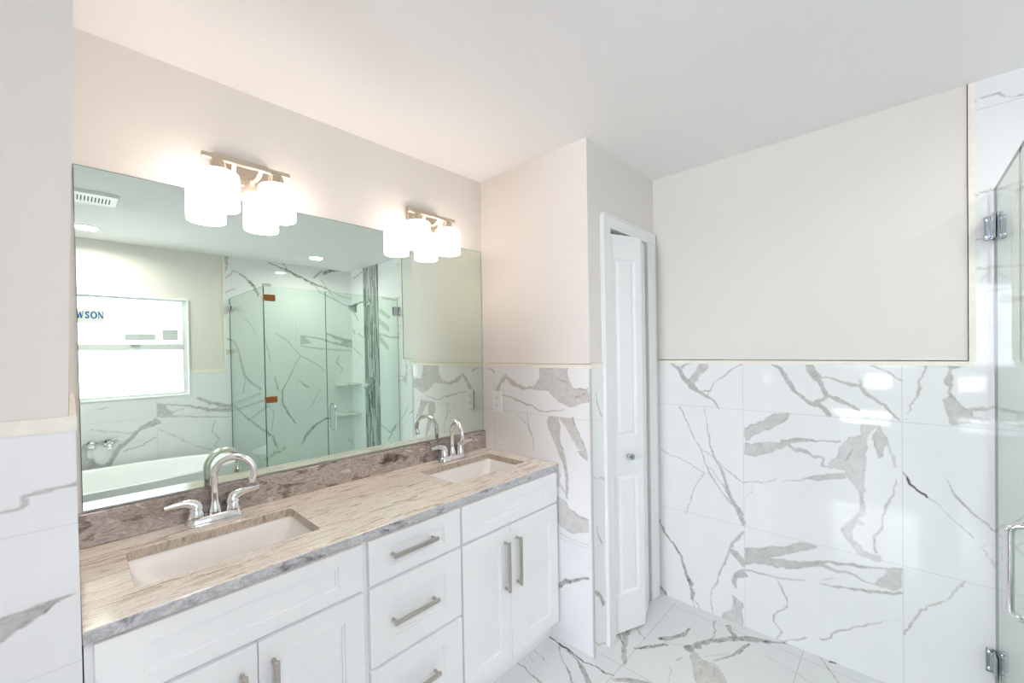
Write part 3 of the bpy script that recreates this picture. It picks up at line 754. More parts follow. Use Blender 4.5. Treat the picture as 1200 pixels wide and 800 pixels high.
def vein_mask(U, V, veins, soft=0.0025):
    """value of the printed vein pattern at the points (U, V)"""
    out = np.zeros_like(U)
    nz = fbm(U * 38, V * 38)
    nz2 = fbm(U * 110 + 5, V * 110)
    for k, kind, pts in veins:
        xs = [p[0] for p in pts]; ys = [p[1] for p in pts]
        mg = 0.05
        sel = (U > min(xs) - mg) & (U < max(xs) + mg) & (V > min(ys) - mg) & (V < max(ys) + mg)
        if not sel.any():
            continue
        u, v = U[sel], V[sel]
        du = u + nz[sel] * 0.014 + nz2[sel] * 0.004
        dv = v + fbm(u * 38 + 31, v * 38 + 17) * 0.018
        if kind == 1:
            best = np.full_like(u, -1.0)
            for (ax, ay, aw), (bx, by, bw) in zip(pts, pts[1:]):
                ex, ey = bx - ax, by - ay
                L2 = ex * ex + ey * ey + 1e-12
                t = np.clip(((du - ax) * ex + (dv - ay) * ey) / L2, 0, 1)
                dd = np.hypot(du - ax - t * ex, dv - ay - t * ey)
                hw = np.maximum((aw + (bw - aw) * t) * 0.00046, 0.0011)
                hw = hw * (1 + nz[sel] * 0.9)
                best = np.maximum(best, np.clip((hw - dd) / soft + 0.5, 0, 1))
            val = best * k
        else:
            inside = np.zeros(u.shape, bool)
            edge = np.full_like(u, 9.0)
            n = len(pts)
            for i in range(n):
                ax, ay = pts[i]; bx, by = pts[(i + 1) % n]
                cr = (ay > dv) != (by > dv)
                with np.errstate(divide='ignore', invalid='ignore'):
                    xi = (bx - ax) * (dv - ay) / (by - ay + 1e-15) + ax
                inside ^= cr & (du < xi)
                ex, ey = bx - ax, by - ay
                t = np.clip(((du - ax) * ex + (dv - ay) * ey) / (ex * ex + ey * ey + 1e-12), 0, 1)
                edge = np.minimum(edge, np.hypot(du - ax - t * ex, dv - ay - t * ey))
            sd = np.where(inside, edge, -edge)
            rim = np.exp(-(sd / 0.005) ** 2) * 0.34 * np.clip(0.5 + 2.5 * nz[sel], 0, 1)
            val = np.clip(sd / soft + 0.5, 0, 1) * (k + rim)
        out[sel] = np.maximum(out[sel], val)
    return out


def random_veins(seed, u0, u1, v0, v1, n):
    r = random.Random(seed)
    L = []
    for _ in range(n):
        x, y = r.uniform(u0, u1), r.uniform(v0, v1)
        a = r.uniform(0, 2 * PI)
        w = r.choice([5, 6, 8, 14, 22])
        pts = []
        for i in range(r.randint(4, 7)):
            pts.append((x, y, w * r.uniform(0.5, 1.2)))
            a += r.uniform(-0.6, 0.6)
            s = r.uniform(0.06, 0.13)
            x += math.cos(a) * s; y += math.sin(a) * s
        L.append((r.uniform(0.5, 0.85), 1, pts))
    return L


def tile_sheet(name, mat, axis, plane, back, u0, u1, v0, v1, step, veins, holes=(), fine=None):
    """tile cladding: a dense front sheet that carries the vein pattern, on a solid slab.
    fine: sub-rectangle meshed at `step`; the rest at four times that"""
    def axis_pts(a0, a1, lo, hi, extra):
        s = {round(a0, 5), round(a1, 5), *[round(e, 5) for e in extra if a0 < e < a1]}
        lo, hi = max(a0, lo), min(a1, hi)
        s |= {round(float(q), 5) for q in np.linspace(lo, hi, max(2, int((hi - lo) / step) + 1))}
        for p, q in ((a0, lo), (hi, a1)):
            if q - p > 1e-6:
                s |= {round(float(t), 5) for t in np.linspace(p, q, max(2, int((q - p) / (4 * step)) + 1))}
        s = sorted(s)
        o = [s[0]]
        for t in s[1:]:
            if t - o[-1] > 2e-4: o.append(t)
        return np.array(o)
    fu0, fu1, fv0, fv1 = fine or (u0, u1, v0, v1)
    us = axis_pts(u0, u1, fu0, fu1, [h[i] for h in holes for i in (0, 1)])
    vs = axis_pts(v0, v1, fv0, fv1, [h[i] for h in holes for i in (2, 3)])
    U, V = np.meshgrid(us, vs, indexing='ij')
    nu, nv = U.shape
    ii, jj = np.meshgrid(np.arange(nu - 1), np.arange(nv - 1), indexing='ij')
    keep = np.ones(ii.shape, bool)
    cu = (us[:-1] + us[1:]) / 2; cv = (vs[:-1] + vs[1:]) / 2
    for h in holes:
        keep &= ~((cu[:, None] > h[0]) & (cu[:, None] < h[1]) & (cv[None, :] > h[2]) & (cv[None, :] < h[3]))
    a = (ii * nv + jj)[keep]
    faces = np.stack([a, a + nv, a + nv + 1, a + 1], 1)
    n0 = nu * nv
    P = np.full(n0, plane)
    cols = {'x': (P, U.ravel(), V.ravel()), 'y': (U.ravel(), P, V.ravel()), 'z': (U.ravel(), V.ravel(), P)}[axis]
    verts = np.stack(cols, 1)
    # slab behind
    mb = MB()
    eps = 0.0012 if plane > back else -0.0012
    wall_boxes(mb, axis, plane - eps, back, u0, u1, v0, v1, holes)
    bv = np.array(mb.v); bf = np.array(mb.f) + n0
    verts = np.vstack([verts, bv]); faces = np.vstack([faces, bf])
    me = bpy.data.meshes.new(name)
    me.vertices.add(len(verts)); me.vertices.foreach_set('co', verts.ravel().astype(np.float32))
    me.loops.add(faces.size); me.loops.foreach_set('vertex_index', faces.ravel().astype(np.int32))
    me.polygons.add(len(faces))
    me.polygons.foreach_set('loop_start', np.arange(0, faces.size, 4, dtype=np.int32))
    me.update(calc_edges=True)
    me.materials.append(mat)
    at = me.attributes.new('vein', 'FLOAT', 'POINT')
    val = np.zeros(len(verts), np.float32)
    val[:n0] = vein_mask(U.ravel(), V.ravel(), veins)
    at.data.foreach_set('value', val)
    bm = bmesh.new(); bm.from_mesh(me)
    bm.faces.ensure_lookup_table()
    want = {'x': Vector((1, 0, 0)), 'y': Vector((0, 1, 0)), 'z': Vector((0, 0, 1))}[axis] * (1 if plane > back else -1)
    if bm.faces[0].normal.dot(want) < 0:
        bmesh.ops.reverse_faces(bm, faces=bm.faces[:len(faces) - len(bf)])
    bm.to_mesh(me); bm.free()
    o = bpy.data.objects.new(name, me)
    COL.objects.link(o)
    return struct(o)


# ------------------------------------------------------------------ room shell
T = 0.12
YW_HALL = -0.7425
WIN = (-0.05, 0.768, 1.085, 1.985)              # window opening in the window wall (x, z)
ADDED_WIN = (-2.05, -0.85, 1.06, 2.34)              # invented window behind the camera, placed to light the far wall (y, z)
ADDED_LITES = [(-1.66, -1.38, 0.72, 0.93), (-1.66, -0.95, 0.23, 0.30), (-1.66, -1.05, 0.10, 0.16)]   # lites added for bright patches mirrored in the tile

tile_sheet('floor', M_FLOOR, 'z', 0.0, -0.1, -0.12, XF + 0.02, YB, 0.0, 0.004,
           [(k * 1.3, t, p) for k, t, p in VEINS['floor']] + random_veins(3, -0.5, 1.0, -3.0, -0.7, 22) + random_veins(4, 1.2, 2.3, -3.0, -1.6, 10),
           fine=(1.15, XF, -1.75, -0.42))['label'] = 'polished white floor tile with grey marble veins'
struct(MB().box(XE, -0.1205, YB, 0.0, -0.1, -0.001).build('floor_hall', M_HALL_FLOOR, smooth=False), 'unseen floor behind the viewpoint, darkened to cut bounce light')
struct(MB().box(XE - T, -0.5005, YB - T, T, H, H + 0.1).build('ceiling_hall', M_ENTRY, smooth=False), 'unseen ceiling behind the viewpoint, darkened to cut bounce light')
mb = MB().box(-0.5, XF + T, YB - T, T, H, H + 0.1)
struct(mb.build('ceiling', M_CEIL, smooth=False), 'smooth white painted ceiling')
struct(MB().box(XE - T, XF + T, 0.0, T, 0, H).build('wall_left', M_PAINT, smooth=False), 'cream painted wall behind the long mirror')
# closet block: front slab and side slab with the door opening
DX0, DX1, DZ = 1.838, 2.248, 2.046
mb = MB().box(XC + 0.004, XC + 0.10, YC + 0.004, -0.0005, 0, H)
mb2 = wall_boxes(MB(), 'y', YC + 0.004, YC + 0.094, XC + 0.1005, XF - 0.0003, 0, H, [(DX0, DX1, -0.1, DZ)])
mb.add(mb2.v, mb2.f)
struct(mb.build('wall_closet', M_PAINT, smooth=False), 'painted closet box at the end of the vanity')
tile_sheet('wall_closet_tile_front', M_TILE_CLO, 'x', XC - 0.004, XC + 0.0035, YC - 0.004, 0.0, 0.0, ZW, 0.0035, VEINS['front'])['label'] = 'veined marble tile beside the end of the vanity'
tile_sheet('wall_closet_tile_side', M_TILE_SIDE, 'y', YC - 0.004, YC + 0.0035, XC - 0.0035, 1.768, 0.0, ZW, 0.004, VEINS['side'])['label'] = 'narrow marble tile strip between closet corner and door'
# far wall: paint above the wainscot, tile to the ceiling in the shower
YT = -1.986
struct(MB().box(XF, XF + T, YB - T, YC + 0.09, 0, H).box(XF, XF + T, YC + 0.0945, 0, 0, H).build('wall_far', M_PAINT, smooth=False), 'cream painted far wall')
tile_sheet('wall_far_tile_wainscot', M_TILE_FAR, 'x', XF - 0.004, XF - 0.0002, YT, YC + 0.0035, 0.0, ZW, 0.004, VEINS['far'])['label'] = 'veined marble tile on the lower far wall'
tile_sheet('wall_far_tile_shower', M_TILE_FAR, 'x', XF - 0.004, XF - 0.0002, YB, YT - 0.0002, 0.0, H, 0.006, VEINS['far'])['label'] = 'full height veined marble tile inside the shower'
struct(MB().box(XF - 0.0045, XF - 0.0125, -2.80, -2.475, 0.1, H).build('wall_far_accent', M_MOSAIC, smooth=False), 'vertical grey strip mosaic band behind the shower head')
# window wall
struct(MB().box(XE - T, -0.9505, YB, YB - T, 0, H).build('wall_hall', M_ENTRY, smooth=False), 'unseen wall beyond the window wall, darkened to cut bounce light')
struct(MB().box(XE, -0.6005, YW_HALL, YW_HALL - 0.01, 0, H).build('wall_hall_side', M_ENTRY, smooth=False), 'unseen side wall behind the viewpoint, darkened to cut bounce light')  # dark facing added on the unseen side to absorb light
mb = wall_boxes(MB(), 'y', YB - 0.004, YB - T, -0.95, XF - 0.0003, 0, H, [WIN])
struct(mb.build('wall_back', M_PAINT, smooth=False), 'cream painted wall around the window')
XS, ZB = 1.056, 1.318
tile_sheet('wall_back_tile_bath', M_TILE_BACK, 'y', YB + 0.004, YB - 0.0035, -0.95, XS, 0.0, ZB, 0.008, VEINS['back'] + random_veins(11, -0.9, -0.1, 0.5, 1.0, 6), [(WIN[0], WIN[1], WIN[2], 3)], fine=(0, XS, 0.5, ZB))['label'] = 'marble tile behind the bathtub'
tile_sheet('wall_back_tile_shower', M_TILE_BACK, 'y', YB + 0.004, YB - 0.0035, XS + 0.0002, XF - 0.0045, 0.0, H, 0.007, VEINS['back'], fine=(XS, XF, 0.6, H))['label'] = 'full height marble tile at the back of the shower'
# wall of the adjoining room behind the camera, darkened, with an invented window
mb = wall_boxes(MB(), 'x', XE, XE - T, YB, 0, 0, H, [ADDED_WIN] + ADDED_LITES)
struct(mb.build('wall_entry', M_ENTRY, smooth=False), 'unseen end wall behind the viewpoint, darkened to cut bounce light')
# wing wall at the start of the vanity, tiled up to the same height
YW, ZWW = -0.742, 1.352
wv = [(XE, YW, 0), (-0.005, YW, 0), (-0.005, -0.0005, 0), (XE, -0.0005, 0), (XE, YW, 1.36), (-0.005, YW, 1.36), (-0.005, -0.0005, 1.36), (XE, -0.0005, 1.36),
      (XE, YW, H), (0.025, YW, H), (0.014, -0.0005, H), (XE, -0.0005, H)]
wf = [(3, 2, 1, 0), (8, 9, 10, 11)] + [(a + k, b_ + k, b_ + k + 4, a + k + 4) for k in (0, 4) for a, b_ in ((0, 1), (1, 2), (2, 3), (3, 0))]
struct(MB().add(wv, wf).build('wall_wing', M_PAINT, smooth=False), 'grey shaded end of the wall beside the vanity')
tile_sheet('wall_wing_tile_end', M_TILE_WING, 'y', YW - 0.008, YW - 0.0005, -0.6, 0.003, 0.0, ZWW, 0.004, VEINS['pillar'], fine=(-0.16, 0.003, 0.6, ZWW))['label'] = 'marble tile on the end of the wing wall'
struct(MB().box(-0.0045, 0.003, YW, -0.001, 0, ZWW).build('wall_wing_tile_side', plain('plain_wing_tile', (0.875, 0.88, 0.885, 1), 0.06, var=0.01), smooth=False), 'marble tile on the vanity side of the wing wall')

# ------------------------------------------------------------------ trims
def trim(n, mb, mat, label, bevel=0.0):
    return struct(mb.build('trim_%d' % n, mat, smooth=False, bevel=bevel), label)


trim(1, MB().box(XF - 0.0045, XF - 0.0065, YT - 0.012, YC - 0.02, ZW - 0.018, ZW + 0.004).box(XF - 0.0065, XF - 0.0002, YT + 0.0, YC - 0.02, ZW + 0.0005, ZW + 0.004), M_TAPE, 'cream strip along the top of the far wall tile')
trim(2, MB().box(XF - 0.0045, XF - 0.0065, YT - 0.018, YT + 0.003, ZW + 0.0045, H - 0.001).box(XF - 0.0065, XF - 0.0002, YT + 0.0005, YT + 0.003, ZW + 0.0045, H - 0.001), M_TAPE, 'cream upright strip where the shower tile starts')
trim(3, MB().box(XC - 0.0045, XC - 0.0062, YC - 0.005, -0.001, ZW - 0.018, ZW + 0.003).box(XC - 0.0062, XC + 0.0038, YC - 0.005, -0.001, ZW + 0.0005, ZW + 0.003), M_TAPE, 'cream strip along the top of the closet tile')
trim(4, MB().box(XC - 0.004, 1.766, YC - 0.0045, YC - 0.006, ZW - 0.018, ZW + 0.003), M_TAPE, 'cream strip on top of the narrow tile beside the closet door')
trim(5, MB().box(XC - 0.0065, XC + 0.0025, YC - 0.0068, YC - 0.0045 + 0.006, 0.001, ZW - 0.019), M_TRIMGREY, 'grey metal edge profile on the closet tile corner')
trim(6, MB().box(-0.6, 0.0045, YW - 0.0085, YW - 0.0098, ZWW - 0.022, ZWW + 0.003).box(0.0035, 0.0048, YW - 0.0085, -0.002, ZWW - 0.022, ZWW + 0.003).box(-0.0045, 0.0035, YW - 0.0085, -0.002, ZWW + 0.0003, ZWW + 0.003), M_TAPE, 'cream strip along the top of the wing wall tile')
trim(7, MB().box(WIN[1] + 0.001, XS - 0.002, YB + 0.0045, YB + 0.006, ZB - 0.03, ZB + 0.003), M_TAPE, 'pale strip along the tile top between window and shower')
trim(8, MB().box(XS - 0.012, XS + 0.006, YB + 0.0045, YB + 0.0058, ZB + 0.004, H - 0.001), M_TAPE, 'cream upright strip at the edge of the shower tile, window wall')

# closet door casing
cw = 0.062
yf = YC - 0.0045
mb = MB()
def casing_leg(mb, x0, x1, z0, z1):
    mb.box(x0, x1, YC + 0.0035, yf - 0.011, z0, z1)
mb.box(1.770, DX0 - 0.002, YC + 0.0035, yf - 0.012, 0.001, DZ + 0.002)
mb.box(DX1 + 0.002, 2.340, YC + 0.0035, yf - 0.012, 0.001, DZ + 0.002)
mb.box(1.770, 2.340, YC + 0.0035, yf - 0.012, DZ + 0.0025, DZ + 0.064)
mb.box(1.766, 1.776, YC + 0.0035, yf - 0.016, 0.001, DZ + 0.064)
mb.box(2.334, 2.344, YC + 0.0035, yf - 0.016, 0.001, DZ + 0.064)
mb.box(1.766, 2.344, YC + 0.0035, yf - 0.016, DZ + 0.058, DZ + 0.068)
mb.box(DX0 - 0.0015, DX0 + 0.010, YC + 0.055, YC + 0.0935, 0.001, DZ - 0.002)      # jambs
mb.box(DX1 - 0.010, DX1 + 0.0015, YC + 0.055, YC + 0.0935, 0.001, DZ - 0.002)
mb.box(DX0 + 0.0105, DX1 - 0.0105, YC + 0.055, YC + 0.0935, DZ - 0.014, DZ - 0.002)
trim(9, mb, M_WHITE, 'white moulded casing around the closet door', bevel=0.002)


# ------------------------------------------------------------------ bifold closet door
def raised_leaf(w, h, th, panels, mb=None):
    """door leaf, local x 0..w, z 0..h, front face at y = -th/2, raised panels on both faces"""
    mb = mb or MB()
    xs = sorted({0, w, *[p[0] for p in panels], *[p[1] for p in panels]})
    zs = sorted({0, h, *[p[2] for p in panels], *[p[3] for p in panels]})
    for s in (-1, 1):
        y = s * th / 2
        for a, b_ in zip(xs, xs[1:]):
            for c_, d_ in zip(zs, zs[1:]):
                if any(p[0] <= a and b_ <= p[1] and p[2] <= c_ and d_ <= p[3] for p in panels):
                    continue
                mb.add([(a, y, c_), (b_, y, c_), (b_, y, d_), (a, y, d_)], [(0, 1, 2, 3)])
        for (x0, x1, z0, z1) in panels:
            rings = []
            for ins, dep in ((0, 0), (0.004, 0.007), (0.012, 0.010), (0.028, 0.002), (0.032, 0.002)):
                yy = y - s * dep
                rings.append([(x0 + ins, yy, z0 + ins), (x1 - ins, yy, z0 + ins), (x1 - ins, yy, z1 - ins), (x0 + ins, yy, z1 - ins)])
            mb.loops(rings, cap0=False, cap1=True)
    t = th / 2
    mb.add([(0, -t, 0), (0, t, 0), (0, t, h), (0, -t, h)], [(0, 1, 2, 3)])
    mb.add([(w, -t, 0), (w, t, 0), (w, t, h), (w, -t, h)], [(0, 1, 2, 3)])
    mb.add([(0, -t, 0), (w, -t, 0), (w, t, 0), (0, t, 0)], [(0, 1, 2, 3)])
    mb.add([(0, -t, h), (w, -t, h), (w, t, h), (0, t, h)], [(0, 1, 2, 3)])
    return mb


door = thing('door_1', 'white narrow bifold closet door standing slightly open', 'door', (1.843, -0.722, 0.014))
door['kind'] = 'structure'
pw, ph = 0.206, 2.012
pan = [(0.036, pw - 0.036, 0.19, 0.80), (0.036, pw - 0.036, 0.99, ph - 0.12)]
l1 = raised_leaf(pw, ph, 0.032, pan).build('door_leaf', M_WHITE, door, smooth=False)
a1 = math.radians(-22)
l1.rotation_euler = (0, 0, a1)
l2 = raised_leaf(0.184, ph, 0.032, [(0.03, 0.154, 0.19, 0.80), (0.03, 0.154, 0.99, ph - 0.12)]).build('door_leaf', M_WHITE, door, smooth=False)
l2.location = (math.cos(a1) * pw + 0.014, math.sin(a1) * pw + 0.012, 0)
l2.rotation_euler = (0, 0, math.radians(19))
kb = MB().lathe([(0.010, 0), (0.009, 0.006), (0.006, 0.010), (0.006, 0.018), (0.012, 0.022), (0.0165, 0.029), (0.0165, 0.034), (0.012, 0.039), (0.002, 0.041)], (0.105, -0.016, 0.893), '-y', 24)
k = kb.build('knob', M_HINGE, l1)
k['label'] = 'round satin nickel door knob'

# ------------------------------------------------------------------ windows
w1 = thing('window_1', 'bright single hung window above the bathtub', 'window', (0, 0, 0))
w1['kind'] = 'structure'
x0, x1, z0, z1 = WIN
yo = YB - 0.004
mb = MB()
fw = 0.045
for (a, b_, c_, d_) in ((x0, x0 + fw, z0, z1), (x1 - fw, x1, z0, z1), (x0 + fw, x1 - fw, z1 - 0.025, z1), (x0 + fw, x1 - fw, z0, z0 + 0.035)):
    mb.box(a, b_, yo - 0.075, yo - 0.03, c_, d_)
mb.build('window_frame', M_ALU, w1, bevel=0.002, smooth=False)
MB().box(x0 + fw - 0.002, x1 - fw + 0.002, yo - 0.068, yo - 0.022, 1.512, 1.568).build('meeting_rail', M_ALU, w1, bevel=0.003, smooth=False)
MB().box(0.36, 0.42, yo - 0.022, yo - 0.012, 1.552, 1.565).build('sash_lock', M_CHROME, w1, bevel=0.002, smooth=False)
mb = MB()
for (a, b_, c_, d_) in ((x1 - 0.0085, x1 - 0.0005, z0, z1), (x0 + 0.0005, x0 + 0.0085, z0, z1), (x0 + 0.009, x1 - 0.009, z0 + 0.0005, z0 + 0.0085), (x0 + 0.009, x1 - 0.009, z1 - 0.0085, z1 - 0.0005)):
    mb.box(a, b_, yo - 0.0298, yo + 0.012, c_, d_)
mb.build('window_casing', M_WHITE, w1, smooth=False)
MB().box(x0 + fw - 0.001, x1 - fw + 0.001, yo - 0.056, yo - 0.052, z0 + 0.036, 1.513).build('pane', M_PANE, w1, smooth=False)
MB().box(x0 + fw - 0.001, x1 - fw + 0.001, yo - 0.046, yo - 0.042, 1.567, z1 - 0.026).build('pane', M_PANE, w1, smooth=False)

w2 = thing('added_window_2', 'made-up tall window behind the viewpoint that lights the far wall', 'window', (0, 0, 0))  # invented light source, also mirrored in the far wall tile
w2['kind'] = 'structure'
y0, y1, z0, z1 = ADDED_WIN
mb = MB()
for (a, b_, c_, d_) in ((y0, y0 + 0.05, z0, z1), (y1 - 0.05, y1, z0, z1), (y0 + 0.05, y1 - 0.05, z0, z0 + 0.05), (y0 + 0.05, y1 - 0.05, z1 - 0.05, z1), (y0 + 0.58, y0 + 0.62, z0 + 0.05, z1 - 0.05)):
    mb.box(XE - 0.06, XE - 0.02, a, b_, c_, d_)
mb.build('window_frame', M_WHITE, w2, smooth=False)
for (a, b_, c_, d_) in [(y0 + 0.051, y0 + 0.579, z0 + 0.051, z1 - 0.051), (y0 + 0.621, y1 - 0.051, z0 + 0.051, z1 - 0.051)] + ADDED_LITES:
    MB().box(XE - 0.042, XE - 0.038, a, b_, c_, d_).build('pane', M_CLEAR, w2, smooth=False)

# ------------------------------------------------------------------ vanity
FY0, FY1 = -0.525, -0.544       # back and face of the doors and drawer fronts


def shaker(w, h, rail_x, rail_z, th=0.019):
    """shaker front, centred, local y 0 (back) .. -th (face)"""
    mb = MB()
    def ring(ix, iz, y):
        return [(-w / 2 + ix, y, -h / 2 + iz), (w / 2 - ix, y, -h / 2 + iz), (w / 2 - ix, y, h / 2 - iz), (-w / 2 + ix, y, h / 2 - iz)]
    rings = [ring(0.001, 0.001, 0), ring(0, 0, -0.002), ring(0, 0, -th + 0.0015), ring(0.0015, 0.0015, -th),
             ring(rail_x, rail_z, -th), ring(rail_x + 0.002, rail_z + 0.002, -th + 0.0035), ring(rail_x + 0.008, rail_z + 0.008, -th + 0.004), ring(rail_x + 0.0095, rail_z + 0.0095, -th + 0.0075)]
    return mb.loops(rings, True, True)


def bar_pull(length, vertical):
    mb = MB()
    L = length / 2
    if vertical:
        mb.box(-0.0065, 0.0065, -0.033, -0.023, -L, L)
        for s in (-1, 1):
            mb.lathe([(0.0055, 0.0), (0.0055, 0.024)], (0, 0, s * (L - 0.008)), '-y', 14)
    else:
        mb.box(-L, L, -0.033, -0.023, -0.0065, 0.0065)
        for s in (-1, 1):
            mb.lathe([(0.0055, 0.0), (0.0055, 0.024)], (s * (L - 0.008), 0, 0), '-y', 14)
    return mb


def front(cab, name, x0, x1, z0, z1, rx, rz, handle=None):
    """door or drawer front in world measures, parented to its cabinet"""
    o = shaker(x1 - x0, z1 - z0, rx, rz).build(name, M_CAB, cab, smooth=False)
    o.location = Vector(((x0 + x1) / 2, FY0, (z0 + z1) / 2)) - cab.location
    if handle:
        hx, hz, ln, vert = handle
        h = bar_pull(ln, vert).build('handle', M_NICKEL, o, bevel=0.0012, angle=50)
        h.location = (hx - (x0 + x1) / 2, FY1 - FY0, hz - (z0 + z1) / 2)
        h['label'] = 'satin nickel bar pull'
    return o


def carcass(cab, x0, x1, zt=0.8565, zb=0.092):
    c0 = cab.location
    mb = MB()
    L = lambda a, b_, c_, d_, e, f_: mb.box(a - c0.x, b_ - c0.x, c_ - c0.y, d_ - c0.y, e - c0.z, f_ - c0.z)
    L(x0, x0 + 0.018, -0.505, -0.004, zb, zt)
    L(x1 - 0.018, x1, -0.505, -0.004, zb, zt)
    L(x0 + 0.0185, x1 - 0.0185, -0.505, -0.004, zb, zb + 0.018)
    L(x0 + 0.0185, x1 - 0.0185, -0.012, -0.004, zb + 0.0185, zt)
    return mb.build('carcass', M_CAB, cab, smooth=False)


def face_frame(cab, x0, x1, mids=(), zs=(), zt=0.8565, zb=0.092):
    c0 = cab.location
    mb = MB()
    L = lambda a, b_, e, f_: mb.box(a - c0.x, b_ - c0.x, -0.5245 - c0.y, -0.5055 - c0.y, e - c0.z, f_ - c0.z)
    L(x0, x0 + 0.030, zb, zt); L(x1 - 0.030, x1, zb, zt)
    L(x0 + 0.0302, x1 - 0.0302, zt - 0.035, zt); L(x0 + 0.0302, x1 - 0.0302, zb, zb + 0.03)
    for z in zs:
        L(x0 + 0.0302, x1 - 0.0302, z - 0.015, z + 0.015)
    return mb.build('face_frame', M_CAB, cab, smooth=False)


def toe_kick(cab, x0, x1):
    c0 = cab.location
    MB().box(x0 - c0.x, x1 - c0.x, -0.485 - c0.y, -0.465 - c0.y, 0.001 - c0.z, 0.0915 - c0.z).build('toe_kick', M_CAB, cab, smooth=False)


ZF0, ZF1, ZD0, ZD1 = 0.700, 0.846, 0.100, 0.690
cabs = []
for (x0, x1, fx0, fx1, lab, kind) in (
        (0.006, 0.6335, 0.021, 0.622, 'white sink cabinet with two doors under the basin next to the wing wall', 'sink'),
        (0.6345, 1.0245, 0.641, 1.0205, 'white three drawer cabinet between the two sink cabinets', 'drawer'),
        (1.0255, 1.6515, 1.0295, 1.640, 'white sink cabinet with two doors next to the tiled closet wall', 'sink')):
    cab = thing('vanity_cabinet', lab, 'cabinet', ((x0 + x1) / 2, -0.26, 0.0), 'white shaker vanity cabinets')
    carcass(cab, x0, x1)
    face_frame(cab, x0, x1, zs=(0.695,) if kind == 'sink' else (0.695, 0.427))
    toe_kick(cab, x0, x1)
    if kind == 'sink':
        front(cab, 'false_front', fx0, fx1, ZF0, ZF1, 0.078, 0.040)
        xm = 0.324 if fx0 < 0.5 else 1.3005
        front(cab, 'door', fx0, xm - 0.001, ZD0, ZD1, 0.062, 0.065, (xm - 0.037, 0.527, 0.213, True))
        front(cab, 'door', xm + 0.001, fx1, ZD0, ZD1, 0.062, 0.065, (xm + 0.037, 0.527, 0.213, True))
    else:
        xm = 0.806
        front(cab, 'drawer', fx0, fx1, ZF0, ZF1, 0.078, 0.040, (xm, 0.781, 0.180, False))
        front(cab, 'drawer', fx0, fx1, 0.432, 0.690, 0.078, 0.065, (xm, 0.558, 0.180, False))
        front(cab, 'drawer', fx0, fx1, 0.100, 0.422, 0.078, 0.065, (xm, 0.290, 0.180, False))

# countertop with two sink cut-outs
SINKS = [(0.3205, -0.281, 0.446, 0.272), (1.3440, -0.262, 0.452, 0.270)]
ZC = 0.8575
bm = bmesh.new()
def loop_edges(pts):
    vs = [bm.verts.new((x, y, ZK)) for x, y in pts]
    for i in range(len(vs)):
        bm.edges.new((vs[i], vs[(i + 1) % len(vs)]))
    return vs
outer = [(0.0045, -0.002), (0.0045, -0.556), (XC - 0.0065, -0.548), (XC - 0.0065, -0.002)]
rings2d = [outer] + [[(cx + px, cyy + py) for px, py in rrect(w, h, 0.014, 4)] for cx, cyy, w, h in SINKS]
for rg in rings2d:
    loop_edges(rg)
bmesh.ops.triangle_fill(bm, edges=bm.edges[:], use_beauty=True, use_dissolve=False)
bm.faces.ensure_lookup_table()
for f in list(bm.faces):          # no faces inside the cut-outs
    c = f.calc_center_median()
    if any(abs(c.x - cx) < w / 2 - 0.002 and abs(c.y - cyy) < h / 2 - 0.002 for cx, cyy, w, h in SINKS):
        bm.faces.remove(f)
ext = bmesh.ops.extrude_face_region(bm, geom=bm.faces[:])
bmesh.ops.translate(bm, verts=[e for e in ext['geom'] if isinstance(e, bmesh.types.BMVert)], vec=(0, 0, ZC - ZK))
bmesh.ops.recalc_face_normals(bm, faces=bm.faces)
me = bpy.data.meshes.new('countertop')
bm.to_mesh(me); bm.free()
me.materials.append(M_GRANITE)
me.materials.append(M_GRANITE_EDGE)
me.materials.append(M_GRANITE_CUT)
for p in me.polygons:            # front edge: cool daylight painted into the colour, plus grey stone specks
    if p.normal.y < -0.9 and p.center.y < -0.5:
        p.material_index = 1
    elif abs(p.normal.z) < 0.1 and -0.5 < p.center.y < -0.03 and 0.05 < p.center.x < 1.6:
        p.material_index = 2      # cut faces inside the sink openings
ctop = bpy.data.objects.new('countertop', me)
COL.objects.link(ctop)
md = ctop.modifiers.new('edge', 'BEVEL'); md.width = 0.003; md.segments = 2; md.limit_method = 'ANGLE'; md.angle_limit = math.radians(60)
tag(ctop, 'long cream streaked granite countertop over the white vanity cabinets', 'countertop')
bs = MB().box(0.0046, XC - 0.0068, -0.0225, -0.0015, ZK + 0.0003, 0.990).build('backsplash', M_SPLASH, bevel=0.002, smooth=False)
tag(bs, 'low mauve brown granite backsplash under the long mirror', 'backsplash')


